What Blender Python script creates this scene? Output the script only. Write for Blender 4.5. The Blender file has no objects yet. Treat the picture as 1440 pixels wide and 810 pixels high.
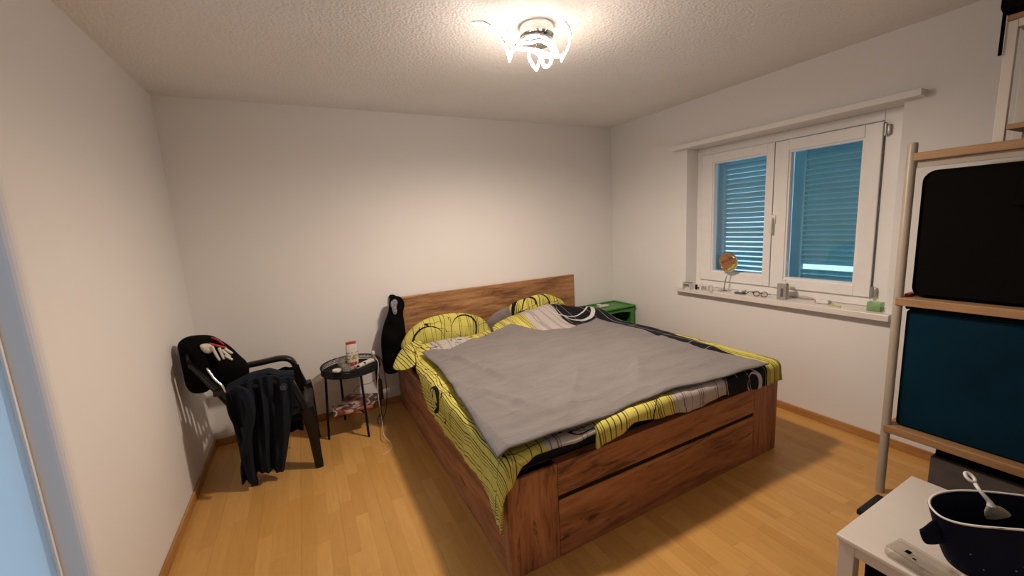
import bpy, bmesh, math, random
from mathutils import Vector, Matrix, noise
PI = math.pi
random.seed(7)
col = bpy.context.scene.collection
scene = bpy.context.scene

# ------------------------------------------------------------------ camera
F_PX = 567.0093
YAW, PITCH, ROLL = 0.475161, 0.158435, -0.057023
CAM = Vector((0.747984, -3.574763, 1.533798))
W, H = 3.9086, 2.5
_ca, _sa, _cb, _sb, _cc, _sc = math.cos(YAW), math.sin(YAW), math.cos(PITCH), math.sin(PITCH), math.cos(ROLL), math.sin(ROLL)
_f = Vector((_sa*_cb, _ca*_cb, -_sb)); _r = Vector((_ca, -_sa, 0)); _u = _r.cross(_f)
RIGHT = _r*_cc + _u*_sc; UP = -_r*_sc + _u*_cc; FWD = _f
cd = bpy.data.cameras.new('camera'); cam = bpy.data.objects.new('camera', cd); col.objects.link(cam)
cd.sensor_width = 36; cd.lens = F_PX/1440*36; cd.clip_start = 0.02
cam.matrix_world = Matrix(((RIGHT.x, UP.x, -FWD.x, CAM.x), (RIGHT.y, UP.y, -FWD.y, CAM.y), (RIGHT.z, UP.z, -FWD.z, CAM.z), (0, 0, 0, 1)))
scene.camera = cam

# ------------------------------------------------------------------ light and exposure
scene.view_settings.view_transform = 'Standard'; scene.view_settings.look = 'None'
scene.view_settings.gamma = 1; scene.view_settings.use_curve_mapping = False
scene.view_settings.exposure = 0.05
SKY_COL = (0.40, 0.71, 1.0); SKY_STR = 1.75
LAMP_COL = (1.0, 0.81, 0.65); LAMP_STR = 38.0
wd = bpy.data.worlds.new('sky'); scene.world = wd; wd.use_nodes = True
wd.node_tree.nodes['Background'].inputs[0].default_value = SKY_COL + (1,)
wd.node_tree.nodes['Background'].inputs[1].default_value = SKY_STR


def ray(px, py):
    return FWD + RIGHT*((px-720)/F_PX) - UP*((py-405)/F_PX)


def at(px, py, ax, val):
    d = ray(px, py); t = (val-CAM[ax])/d[ax]
    return CAM + d*t


# ------------------------------------------------------------------ node helper
class NT:
    def __init__(s, name):
        s.m = bpy.data.materials.new(name); s.m.use_nodes = True
        s.t = s.m.node_tree; s.b = s.t.nodes['Principled BSDF']

    def n(s, typ, **k):
        nd = s.t.nodes.new(typ)
        for a, v in k.items():
            setattr(nd, a, v)
        return nd

    def link(s, a, b): s.t.links.new(a, b)

    def val(s, sock, v):
        if hasattr(v, 'links') or isinstance(v, bpy.types.NodeSocket): s.link(v, sock)
        else: sock.default_value = v

    def math(s, op, a, b=0.0, c=None, clamp=False):
        nd = s.n('ShaderNodeMath', operation=op, use_clamp=clamp)
        s.val(nd.inputs[0], a); s.val(nd.inputs[1], b)
        if c is not None: s.val(nd.inputs[2], c)
        return nd.outputs[0]

    def noise(s, vec, scale, detail=3, rough=.5, dist=0.0, dim='3D'):
        nd = s.n('ShaderNodeTexNoise', noise_dimensions=dim)
        s.link(vec, nd.inputs['Vector']); nd.inputs['Scale'].default_value = scale
        nd.inputs['Detail'].default_value = detail; nd.inputs['Roughness'].default_value = rough
        nd.inputs['Distortion'].default_value = dist
        return nd.outputs['Fac']

    def coord(s, which='Object', scale=(1, 1, 1), rot=(0, 0, 0), loc=(0, 0, 0)):
        tc = s.n('ShaderNodeTexCoord'); mp = s.n('ShaderNodeMapping')
        s.link(tc.outputs[which], mp.inputs[0]); mp.inputs['Scale'].default_value = scale
        mp.inputs['Rotation'].default_value = rot; mp.inputs['Location'].default_value = loc
        return mp.outputs[0]

    def ramp(s, fac, stops):
        nd = s.n('ShaderNodeValToRGB'); s.link(fac, nd.inputs[0]); e = nd.color_ramp.elements
        while len(e) < len(stops): e.new(.5)
        for i, (p, c) in enumerate(stops):
            e[i].position = p; e[i].color = tuple(c)+(1,) if len(c) == 3 else c
        return nd.outputs[0]

    def mix(s, fac, a, b, mode='MIX'):
        nd = s.n('ShaderNodeMix', data_type='RGBA', blend_type=mode)
        s.val(nd.inputs[0], fac)
        for i, v in ((6, a), (7, b)):
            if isinstance(v, tuple): nd.inputs[i].default_value = v if len(v) == 4 else v+(1,)
            else: s.link(v, nd.inputs[i])
        return nd.outputs[2]

    def bump(s, h, strength=.3, dist=.01):
        nd = s.n('ShaderNodeBump'); s.link(h, nd.inputs['Height'])
        nd.inputs['Strength'].default_value = strength; nd.inputs['Distance'].default_value = dist
        s.link(nd.outputs[0], s.b.inputs['Normal'])

    def color(s, c):
        s.val(s.b.inputs['Base Color'], c if not isinstance(c, tuple) else c+(1,))


def plain(name, c, rough=.5, metal=0.0, var=.12, vscale=12, bump=0.0, bscale=60, spec=None, sheen=0.0):
    t = NT(name); v = t.coord()
    f = t.noise(v, vscale, 4)
    lo = tuple(max(0, x*(1-var)) for x in c); hi = tuple(min(1, x*(1+var)) for x in c)
    t.color(t.ramp(f, [(.3, lo), (.7, hi)]))
    t.b.inputs['Roughness'].default_value = rough; t.b.inputs['Metallic'].default_value = metal
    if spec is not None: t.b.inputs['Specular IOR Level'].default_value = spec
    if sheen: t.b.inputs['Sheen Weight'].default_value = sheen
    if bump: t.bump(t.noise(v, bscale, 3), bump, .004)
    return t.m


def wood(name, cols, grain='x', seed=0, rough=.45, cracks=.5, stretch=9, planks=0):
    """cols: dark, mid, light"""
    t = NT(name)
    base = {'x': (1, stretch, stretch), 'y': (stretch, 1, stretch), 'z': (stretch, stretch, 1)}[grain]
    v = t.coord('Object', base, (0, 0, 0), (seed*3.1, seed*1.7, seed))
    n1 = t.noise(v, 1.6, 6, .62, .8)
    n2 = t.noise(v, 7.0, 5, .7, .3)
    f = t.math('ADD', t.math('MULTIPLY', n1, .65), t.math('MULTIPLY', n2, .35))
    c = t.ramp(f, [(.38, cols[0]), (.5, cols[1]), (.62, cols[2])])
    v2 = t.coord('Object', tuple(b*.55 if b == 1 else b*.5 for b in base), (0, 0, 0), (seed*5.3, seed, 2+seed*2.2))
    k = t.noise(v2, 2.4, 7, .72, 1.4)
    kk = t.ramp(k, [(.56, (0, 0, 0)), (.63, (1, 1, 1))])
    c = t.mix(t.math('MULTIPLY', kk, cracks), c, tuple(x*.28 for x in cols[0]))
    t.color(c); t.b.inputs['Roughness'].default_value = rough
    t.bump(n2, .12, .003)
    return t.m


# ------------------------------------------------------------------ object helpers
def setp(o, label=None, cat=None, group=None, kind=None):
    if label: o['label'] = label
    if cat: o['category'] = cat
    if group: o['group'] = group
    if kind: o['kind'] = kind
    return o


def wloc(o):
    v = Vector((0, 0, 0))
    while o is not None:
        v += o.location; o = o.parent
    return v


def thing(name, label, cat, loc, group=None):
    o = bpy.data.objects.new(name, None); col.objects.link(o)
    o.location = loc; o.empty_display_size = .05
    return setp(o, label, cat, group)


def obj(name, bm, m, parent=None, smooth=None, label=None):
    """bm is in world coordinates; mesh is stored relative to the parent's place"""
    me = bpy.data.meshes.new(name)
    if parent is not None:
        bmesh.ops.translate(bm, verts=bm.verts, vec=-wloc(parent))
        o = bpy.data.objects.new(name, me); o.parent = parent
    else:
        o = bpy.data.objects.new(name, me)
        if bm.verts:
            xs = [v.co.x for v in bm.verts]; ys = [v.co.y for v in bm.verts]; zs = [v.co.z for v in bm.verts]
            p = Vector(((min(xs)+max(xs))/2, (min(ys)+max(ys))/2, min(zs)))
            bmesh.ops.translate(bm, verts=bm.verts, vec=-p); o.location = p
    if smooth is not None:
        for f in bm.faces: f.smooth = True
        if smooth > 0:
            for e in bm.edges:
                if len(e.link_faces) == 2 and e.calc_face_angle(0) > smooth: e.smooth = False
    bm.to_mesh(me); bm.free(); me.materials.append(m); col.objects.link(o)
    if label: o['label'] = label
    return o


def NB():
    return bmesh.new()


def box(bm, x0, x1, y0, y1, z0, z1, bev=0.0, seg=2):
    x0, x1 = min(x0, x1), max(x0, x1); y0, y1 = min(y0, y1), max(y0, y1); z0, z1 = min(z0, z1), max(z0, z1)
    r = bmesh.ops.create_cube(bm, size=1)
    for v in r['verts']:
        v.co = Vector(((x0+x1)/2+v.co.x*(x1-x0), (y0+y1)/2+v.co.y*(y1-y0), (z0+z1)/2+v.co.z*(z1-z0)))
    if bev:
        es = list({e for v in r['verts'] for e in v.link_edges})
        bmesh.ops.bevel(bm, geom=es, offset=bev, segments=seg, affect='EDGES', profile=.5)
    return bm


def bx(*a, **k):
    return box(NB(), *a, **k)


def catmull(pts, n=6, closed=False):
    P = [Vector(p) for p in pts]; out = []
    N = len(P)
    rng = range(N) if closed else range(N-1)
    for i in rng:
        p0 = P[(i-1) % N] if (closed or i > 0) else P[0]*2-P[1]
        p1 = P[i]; p2 = P[(i+1) % N]
        p3 = P[(i+2) % N] if (closed or i+2 < N) else P[-1]*2-P[-2]
        for k in range(n):
            t = k/n
            out.append(.5*((2*p1)+(p2-p0)*t+(2*p0-5*p1+4*p2-p3)*t*t+(3*p1-p0-3*p2+p3)*t*t*t))
    if not closed: out.append(P[-1].copy())
    return out


def tube(bm, pts, r, seg=8, closed=False, flat=1.0, flatdir=None):
    """sweep a circle (radius r or list of radii) along pts"""
    P = [Vector(p) for p in pts]; N = len(P)
    rr = r if isinstance(r, (list, tuple)) else [r]*N
    rings = []; prev = None
    for i in range(N):
        a = P[(i-1) % N] if (closed or i > 0) else P[i]; b = P[(i+1) % N] if (closed or i < N-1) else P[i]
        t = (b-a).normalized()
        if flatdir is not None:
            n = (flatdir - t*flatdir.dot(t)).normalized()
        elif prev is None:
            n = t.orthogonal().normalized()
        else:
            n = (prev - t*prev.dot(t)).normalized()
        prev = n; bn = t.cross(n)
        rings.append([bm.verts.new(P[i]+(n*math.cos(2*PI*k/seg)*flat+bn*math.sin(2*PI*k/seg))*rr[i]) for k in range(seg)])
    M = N if closed else N-1
    for i in range(M):
        A = rings[i]; B = rings[(i+1) % N]
        for k in range(seg):
            bm.faces.new((A[k], A[(k+1) % seg], B[(k+1) % seg], B[k]))
    if not closed:
        bm.faces.new(rings[0][::-1]); bm.faces.new(rings[-1])
    return bm


def tb(pts, r, seg=8, smooth_n=0, **k):
    if smooth_n: pts = catmull(pts, smooth_n, k.get('closed', False))
    if isinstance(r, (list, tuple)) and len(r) != len(pts):
        L = len(r)-1
        q = []
        for i in range(len(pts)):
            t = i/(len(pts)-1)*L; j = min(int(t), L-1)
            q.append(r[j]*(1-(t-j))+r[j+1]*(t-j))
        r = q
    return tube(NB(), pts, r, seg, **k)


def lathe(bm, c, prof, seg=28, axis=None, sx=1, sy=1):
    """prof: list (r, z). closed solid if ends r=0"""
    c = Vector(c); rings = []
    M = axis.to_track_quat('Z', 'Y').to_matrix() if axis is not None else Matrix.Identity(3)
    for r, z in prof:
        if r < 1e-6: rings.append([bm.verts.new(c+M @ Vector((0, 0, z)))])
        else: rings.append([bm.verts.new(c+M @ Vector((r*sx*math.cos(2*PI*k/seg), r*sy*math.sin(2*PI*k/seg), z))) for k in range(seg)])
    for A, B in zip(rings, rings[1:]):
        for k in range(seg):
            k2 = (k+1) % seg
            if len(A) == 1 and len(B) == 1: continue
            if len(A) == 1: bm.faces.new((A[0], B[k2], B[k])[::-1])
            elif len(B) == 1: bm.faces.new((A[k], A[k2], B[0]))
            else: bm.faces.new((A[k], A[k2], B[k2], B[k]))
    return bm


def lt(c, prof, seg=28, **k):
    bm = lathe(NB(), c, prof, seg, **k); bmesh.ops.recalc_face_normals(bm, faces=bm.faces)
    return bm


def grid_mesh(fn, nu, nv, uvfn=None, thick=0.0):
    """fn(u,v)->Vector. thick: gives a second skin and rim"""
    bm = NB(); V = [[bm.verts.new(fn(i/nu, j/nv)) for j in range(nv+1)] for i in range(nu+1)]
    uvl = bm.loops.layers.uv.new('UVMap')
    UV = {}
    for i in range(nu+1):
        for j in range(nv+1):
            UV[V[i][j]] = uvfn(i/nu, j/nv) if uvfn else (i/nu, j/nv)
    for i in range(nu):
        for j in range(nv):
            bm.faces.new((V[i][j], V[i+1][j], V[i+1][j+1], V[i][j+1]))
    if thick:
        bm.normal_update()
        V2 = [[bm.verts.new(V[i][j].co-V[i][j].normal*thick) for j in range(nv+1)] for i in range(nu+1)]
        for i in range(nu+1):
            for j in range(nv+1): UV[V2[i][j]] = UV[V[i][j]]
        for i in range(nu):
            for j in range(nv):
                bm.faces.new((V2[i][j], V2[i][j+1], V2[i+1][j+1], V2[i+1][j]))
        for i in range(nu):
            bm.faces.new((V[i][0], V2[i][0], V2[i+1][0], V[i+1][0]))
            bm.faces.new((V[i][nv], V[i+1][nv], V2[i+1][nv], V2[i][nv]))
        for j in range(nv):
            bm.faces.new((V[0][j], V[0][j+1], V2[0][j+1], V2[0][j]))
            bm.faces.new((V[nu][j], V2[nu][j], V2[nu][j+1], V[nu][j+1]))
    for f in bm.faces:
        for l in f.loops: l[uvl].uv = UV[l.vert]
    bmesh.ops.recalc_face_normals(bm, faces=bm.faces)
    return bm


def polyline(pts, t):
    """pts evaluated at t in 0..1 by index-uniform interpolation"""
    n = len(pts)-1; x = max(0, min(1, t))*n; i = min(int(x), n-1); k = x-i
    return Vector(pts[i])*(1-k)+Vector(pts[i+1])*k


def coons(B, R, T, L):
    """boundary polylines: bottom(u) left->right, right(v) bottom->top, top(u), left(v)"""
    def fn(u, v):
        c = polyline
        return (c(B, u)*(1-v)+c(T, u)*v + c(L, v)*(1-u)+c(R, v)*u
                - (Vector(B[0])*(1-u)*(1-v)+Vector(B[-1])*u*(1-v)+Vector(T[0])*(1-u)*v+Vector(T[-1])*u*v))
    return fn


def puff(outline, depth_dir, th, rings=9, n_out=48, lump=.25, seed=0., lscale=9, back=1.0):
    """solid cushion-like body from a closed outline of 3-D points (star shaped), thickness th along depth_dir"""
    P = catmull(outline, max(2, n_out//len(outline)), True); N = len(P)
    c = sum(P, Vector())/N; d = Vector(depth_dir).normalized(); bm = NB()
    def h(r, p):
        k = math.sqrt(max(0, 1-r**2.6))
        return th*k*(1+lump*noise.noise(p*lscale+Vector((seed, seed, 0))))
    front = []; bk = []
    for j in range(rings, 0, -1):
        r = j/rings; r = math.sin(r*PI/2)
        rowf = []; rowb = []
        for p in P:
            q = c+(p-c)*r
            rowf.append(bm.verts.new(q+d*h(r, q)))
            rowb.append(rowf[-1] if j == rings else bm.verts.new(q-d*h(r, q+Vector((9, 3, 1)))*back))
        front.append(rowf); bk.append(rowb)
    cf = bm.verts.new(c+d*h(0, c)); cb = bm.verts.new(c-d*h(0, c)*back)
    for rows, cc, flip in ((front, cf, False), (bk, cb, True)):
        for A, B in zip(rows, rows[1:]):
            for k in range(N):
                k2 = (k+1) % N; f = (A[k], A[k2], B[k2], B[k])
                bm.faces.new(f[::-1] if flip else f)
        A = rows[-1]
        for k in range(N):
            f = (A[k], A[(k+1) % N], cc); bm.faces.new(f[::-1] if flip else f)
    bmesh.ops.recalc_face_normals(bm, faces=bm.faces)
    return bm


def prism(bm, pts2, frame, d0, d1):
    """extrude polygon pts2 (a,b) in frame (origin, A, B, D) from d0 to d1 along D"""
    o, A, B, D = frame
    lo = [bm.verts.new(o+A*a+B*b+D*d0) for a, b in pts2]; hi = [bm.verts.new(o+A*a+B*b+D*d1) for a, b in pts2]
    n = len(pts2)
    bm.faces.new(lo[::-1]); bm.faces.new(hi)
    for k in range(n): bm.faces.new((lo[k], lo[(k+1) % n], hi[(k+1) % n], hi[k]))
    bmesh.ops.recalc_face_normals(bm, faces=bm.faces)
    return bm


# ------------------------------------------------------------------ materials
def m_wall():
    t = NT('wall paint'); v = t.coord()
    t.color(t.ramp(t.noise(v, 1.3, 3), [(.3, (.785, .765, .75)), (.7, (.81, .79, .775))]))
    t.b.inputs['Roughness'].default_value = .85
    t.bump(t.noise(v, 90, 3), .08, .002)
    return t.m
def m_ceil():
    t = NT('stippled ceiling plaster'); v = t.coord()
    t.color(t.ramp(t.noise(v, 2, 3), [(.3, (.84, .82, .81)), (.7, (.88, .86, .85))]))
    t.b.inputs['Roughness'].default_value = .9
    vo = t.n('ShaderNodeTexVoronoi', feature='SMOOTH_F1'); t.link(v, vo.inputs['Vector']); vo.inputs['Scale'].default_value = 80
    h = t.math('ADD', t.math('MULTIPLY', vo.outputs['Distance'], .8), t.noise(v, 48, 4, .65))
    t.bump(h, .55, .009)
    return t.m
def m_floor():
    t = NT('three strip laminate'); tc = t.n('ShaderNodeTexCoord'); sp = t.n('ShaderNodeSeparateXYZ')
    t.link(tc.outputs['Object'], sp.inputs[0]); X, Y = sp.outputs[0], sp.outputs[1]
    wd_ = .066
    ix = t.math('FLOOR', t.math('DIVIDE', X, wd_))
    wn = t.n('ShaderNodeTexWhiteNoise', noise_dimensions='1D'); t.link(ix, wn.inputs['W'])
    yo = t.math('ADD', t.math('DIVIDE', Y, .43), t.math('MULTIPLY', wn.outputs['Value'], 7.3))
    iy = t.math('FLOOR', yo)
    cb = t.n('ShaderNodeCombineXYZ'); t.link(ix, cb.inputs[0]); t.link(iy, cb.inputs[1])
    w2 = t.n('ShaderNodeTexWhiteNoise', noise_dimensions='2D'); t.link(cb.outputs[0], w2.inputs['Vector'])
    r = w2.outputs['Value']
    base = t.ramp(r, [(0, (.56, .295, .078)), (.35, (.59, .317, .088)), (.7, (.62, .338, .097)), (1, (.66, .37, .112))])
    off = t.n('ShaderNodeCombineXYZ'); t.link(t.math('MULTIPLY', r, 9), off.inputs[0]); t.link(t.math('MULTIPLY', r, 5), off.inputs[1])
    va = t.n('ShaderNodeVectorMath', operation='ADD'); t.link(t.coord('Object', (9, 1.2, 1)), va.inputs[0]); t.link(off.outputs[0], va.inputs[1])
    g = t.noise(va.outputs[0], 4, 5, .6, .8)
    base = t.mix(t.math('MULTIPLY', t.ramp(g, [(.42, (0, 0, 0)), (.75, (1, 1, 1))]), .30), base, (.42, .20, .05))
    fx = t.math('FRACT', t.math('DIVIDE', X, wd_)); fy = t.math('FRACT', yo)
    ex = t.math('LESS_THAN', fx, .025); ey = t.math('LESS_THAN', fy, .005)
    j3 = t.math('LESS_THAN', t.math('FRACT', t.math('DIVIDE', X, wd_*3)), .010)
    e = t.math('MAXIMUM', t.math('MULTIPLY', t.math('MAXIMUM', ex, ey), .22), t.math('MULTIPLY', j3, .45))
    t.color(t.mix(e, base, (.22, .10, .03)))
    t.b.inputs['Roughness'].default_value = .36
    t.b.inputs['Specular IOR Level'].default_value = .4
    return t.m


M = {}
M['wall'] = m_wall(); M['ceil'] = m_ceil(); M['floor'] = m_floor()
M['base'] = wood('oak skirting', ((.34, .155, .045), (.43, .21, .065), (.50, .26, .09)), 'y', 1, .45, .1)
M['basex'] = wood('oak skirting across', ((.34, .155, .045), (.43, .21, .065), (.50, .26, .09)), 'x', 1, .45, .1)
M['pvc'] = plain('white window pvc', (.80, .785, .77), .35, var=.02)
M['gasket'] = plain('grey gasket', (.10, .10, .10), .6)
M['steel'] = plain('brushed hinge metal', (.42, .40, .37), .35, .8, var=.06)
M['chrome'] = plain('chrome', (.75, .74, .72), .12, 1.0, var=.03)
M['marble'] = plain('white window sill', (.74, .70, .66), .3, var=.03)
WC = ((.19, .078, .028), (.36, .178, .075), (.50, .275, .125))
WD = ((.20, .078, .034), (.38, .155, .068), (.50, .235, .110))
M['oakx'] = wood('wild oak across', WC, 'x', 2, .5, .6, 9)
M['oakfx'] = wood('wild oak foot panel', WD, 'x', 5, .5, .8, 7)
M['oakfx2'] = wood('wild oak lower foot panel', WD, 'x', 8, .5, .9, 7)
M['oakz'] = wood('wild oak upright', WD, 'z', 4, .5, .75, 8)
M['oaky'] = wood('wild oak side', WD, 'y', 6, .5, .7, 8)
M['navy_sheet'] = plain('navy fitted sheet', (.012, .014, .024), .8, bump=.4, bscale=18)
M['black_cloth'] = plain('black cloth', (.0022, .0020, .0022), .9, bump=.5, bscale=25, spec=.1)
M['black_plastic'] = plain('black garden plastic', (.006, .0055, .0055), .38, var=.1, spec=.35)
M['navy_cloth'] = plain('navy jacket cloth', (.009, .0125, .022), .9, bump=.5, bscale=30, spec=.2)
M['black_metal'] = plain('black powder coated metal', (.005, .005, .005), .55, spec=.2)
M['white'] = plain('white plastic', (.72, .70, .68), .35, var=.03)
M['cream'] = plain('off white plastic', (.66, .62, .54), .4, var=.04)
M['red'] = plain('red print', (.42, .03, .025), .5)
M['grey_pillow'] = plain('grey pillow cotton', (.20, .165, .155), .9, bump=.3, bscale=40)
M['green'] = plain('green crate plastic', (.05, .235, .035), .38, var=.08)
M['greend'] = plain('dark clutter', (.012, .018, .012), .6)
M['beige_post'] = plain('beige lacquered tube', (.38, .33, .265), .4, var=.05)
M['shelfwood'] = wood('shelf wood', ((.27, .145, .062), (.34, .19, .085), (.40, .235, .11)), 'y', 3, .5, .1)
M['black_case'] = plain('black case fabric', (.0018, .0015, .0015), .8, spec=.08)
M['teal_box'] = plain('dark teal plastic', (.002, .019, .036), .6, var=.25, vscale=3, spec=.06)
M['greybox'] = plain('grey brown felt box', (.085, .072, .066), .85, var=.15)
M['table_white'] = plain('white lacquer', (.66, .61, .555), .35, var=.02)
M['navy_felt'] = None
M['bristle'] = plain('pale bristles', (.42, .38, .28), .8, bump=.8, bscale=200)
M['yellow'] = plain('yellow plastic', (.55, .48, .05), .4)


def m_navyfelt():
    t = NT('navy basket with pale flecks'); v = t.coord()
    vo = t.n('ShaderNodeTexVoronoi'); t.link(v, vo.inputs['Vector']); vo.inputs['Scale'].default_value = 55
    fl = t.math('LESS_THAN', vo.outputs['Distance'], .13)
    sp = t.n('ShaderNodeSeparateXYZ'); t.link(v, sp.inputs[0])
    low = t.math('LESS_THAN', sp.outputs[2], .085)
    wn = t.math('GREATER_THAN', t.noise(v, 14, 1), .50)
    f = t.math('MULTIPLY', t.math('MULTIPLY', fl, low), wn)
    t.color(t.mix(f, (.005, .006, .019), (.30, .29, .33))); t.b.inputs['Roughness'].default_value = .85; t.b.inputs['Specular IOR Level'].default_value = .15
    return t.m
M['navy_felt'] = m_navyfelt()


def m_glass(name, tint=(1, 1, 1), rough=0.0):
    t = NT(name)
    tr = t.n('ShaderNodeBsdfTransparent'); gl = t.n('ShaderNodeBsdfGlossy'); mx = t.n('ShaderNodeMixShader'); fr = t.n('ShaderNodeFresnel')
    nz = t.noise(t.coord(), 3, 2)
    tr.inputs[0].default_value = tint+(1,)
    gl.inputs['Roughness'].default_value = rough
    t.link(t.ramp(nz, [(0, (.9, .9, .9)), (1, (1, 1, 1))]), gl.inputs['Color'])
    fr.inputs[0].default_value = 1.45
    t.link(fr.outputs[0], mx.inputs[0]); t.link(tr.outputs[0], mx.inputs[1]); t.link(gl.outputs[0], mx.inputs[2])
    t.link(mx.outputs[0], t.t.nodes['Material Output'].inputs['Surface'])
    return t.m
M['glass'] = m_glass('window glass')
def m_clear(name, tint, milk, amt):
    t = NT(name); tr = t.n('ShaderNodeBsdfTransparent'); mx = t.n('ShaderNodeMixShader')
    tr.inputs[0].default_value = tint+(1,); mx.inputs[0].default_value = amt
    t.color(t.ramp(t.noise(t.coord(), 30, 2), [(.3, tuple(x*.85 for x in milk)), (.7, milk)])); t.b.inputs['Roughness'].default_value = .2
    t.link(tr.outputs[0], mx.inputs[1]); t.link(t.b.outputs[0], mx.inputs[2])
    t.link(mx.outputs[0], t.t.nodes['Material Output'].inputs['Surface'])
    return t.m
M['clear'] = m_clear('clear plastic', (.93, .91, .88), (.62, .58, .52), .28)
M['greenclear'] = m_clear('green clear plastic', (.86, .96, .82), (.38, .56, .30), .35)


def m_frost():
    t = NT('frosted door glass')
    tr = t.n('ShaderNodeBsdfTranslucent'); tp = t.n('ShaderNodeBsdfTransparent'); mx = t.n('ShaderNodeMixShader'); df = t.n('ShaderNodeBsdfDiffuse'); m2 = t.n('ShaderNodeMixShader')
    nz = t.noise(t.coord('Object', (1, 1, 1)), 1.5, 2)
    t.link(t.ramp(nz, [(.3, (.66, .64, .64)), (.7, (.70, .68, .68))]), tr.inputs[0])
    tp.inputs[0].default_value = (.70, .68, .68, 1); mx.inputs[0].default_value = .5
    df.inputs[0].default_value = (.8, .8, .8, 1); m2.inputs[0].default_value = .12
    t.link(tr.outputs[0], mx.inputs[1]); t.link(tp.outputs[0], mx.inputs[2])
    t.link(mx.outputs[0], m2.inputs[1]); t.link(df.outputs[0], m2.inputs[2])
    t.link(m2.outputs[0], t.t.nodes['Material Output'].inputs['Surface'])
    return t.m
M['frost'] = m_frost()


def m_shutter():
    t = NT('turquoise shutter paint'); v = t.coord()
    c = t.ramp(t.noise(v, 5, 4), [(.3, (.16, .42, .46)), (.7, (.20, .48, .52))])
    tr = t.n('ShaderNodeBsdfTranslucent'); mx = t.n('ShaderNodeMixShader')
    t.color(c); t.link(c, tr.inputs[0]); mx.inputs[0].default_value = .30
    t.b.inputs['Roughness'].default_value = .45
    t.link(t.b.outputs[0], mx.inputs[1]); t.link(tr.outputs[0], mx.inputs[2])
    t.link(mx.outputs[0], t.t.nodes['Material Output'].inputs['Surface'])
    return t.m
M['shutter'] = m_shutter()


def m_led():
    t = NT('lit led diffuser'); em = t.n('ShaderNodeEmission')
    c = t.ramp(t.noise(t.coord(), 6, 1), [(.3, (1, .93, .85)), (.7, (1, .95, .88))])
    t.link(c, em.inputs[0]); em.inputs[1].default_value = LAMP_STR
    t.link(em.outputs[0], t.t.nodes['Material Output'].inputs['Surface'])
    return t.m
M['led'] = m_led()


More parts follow.
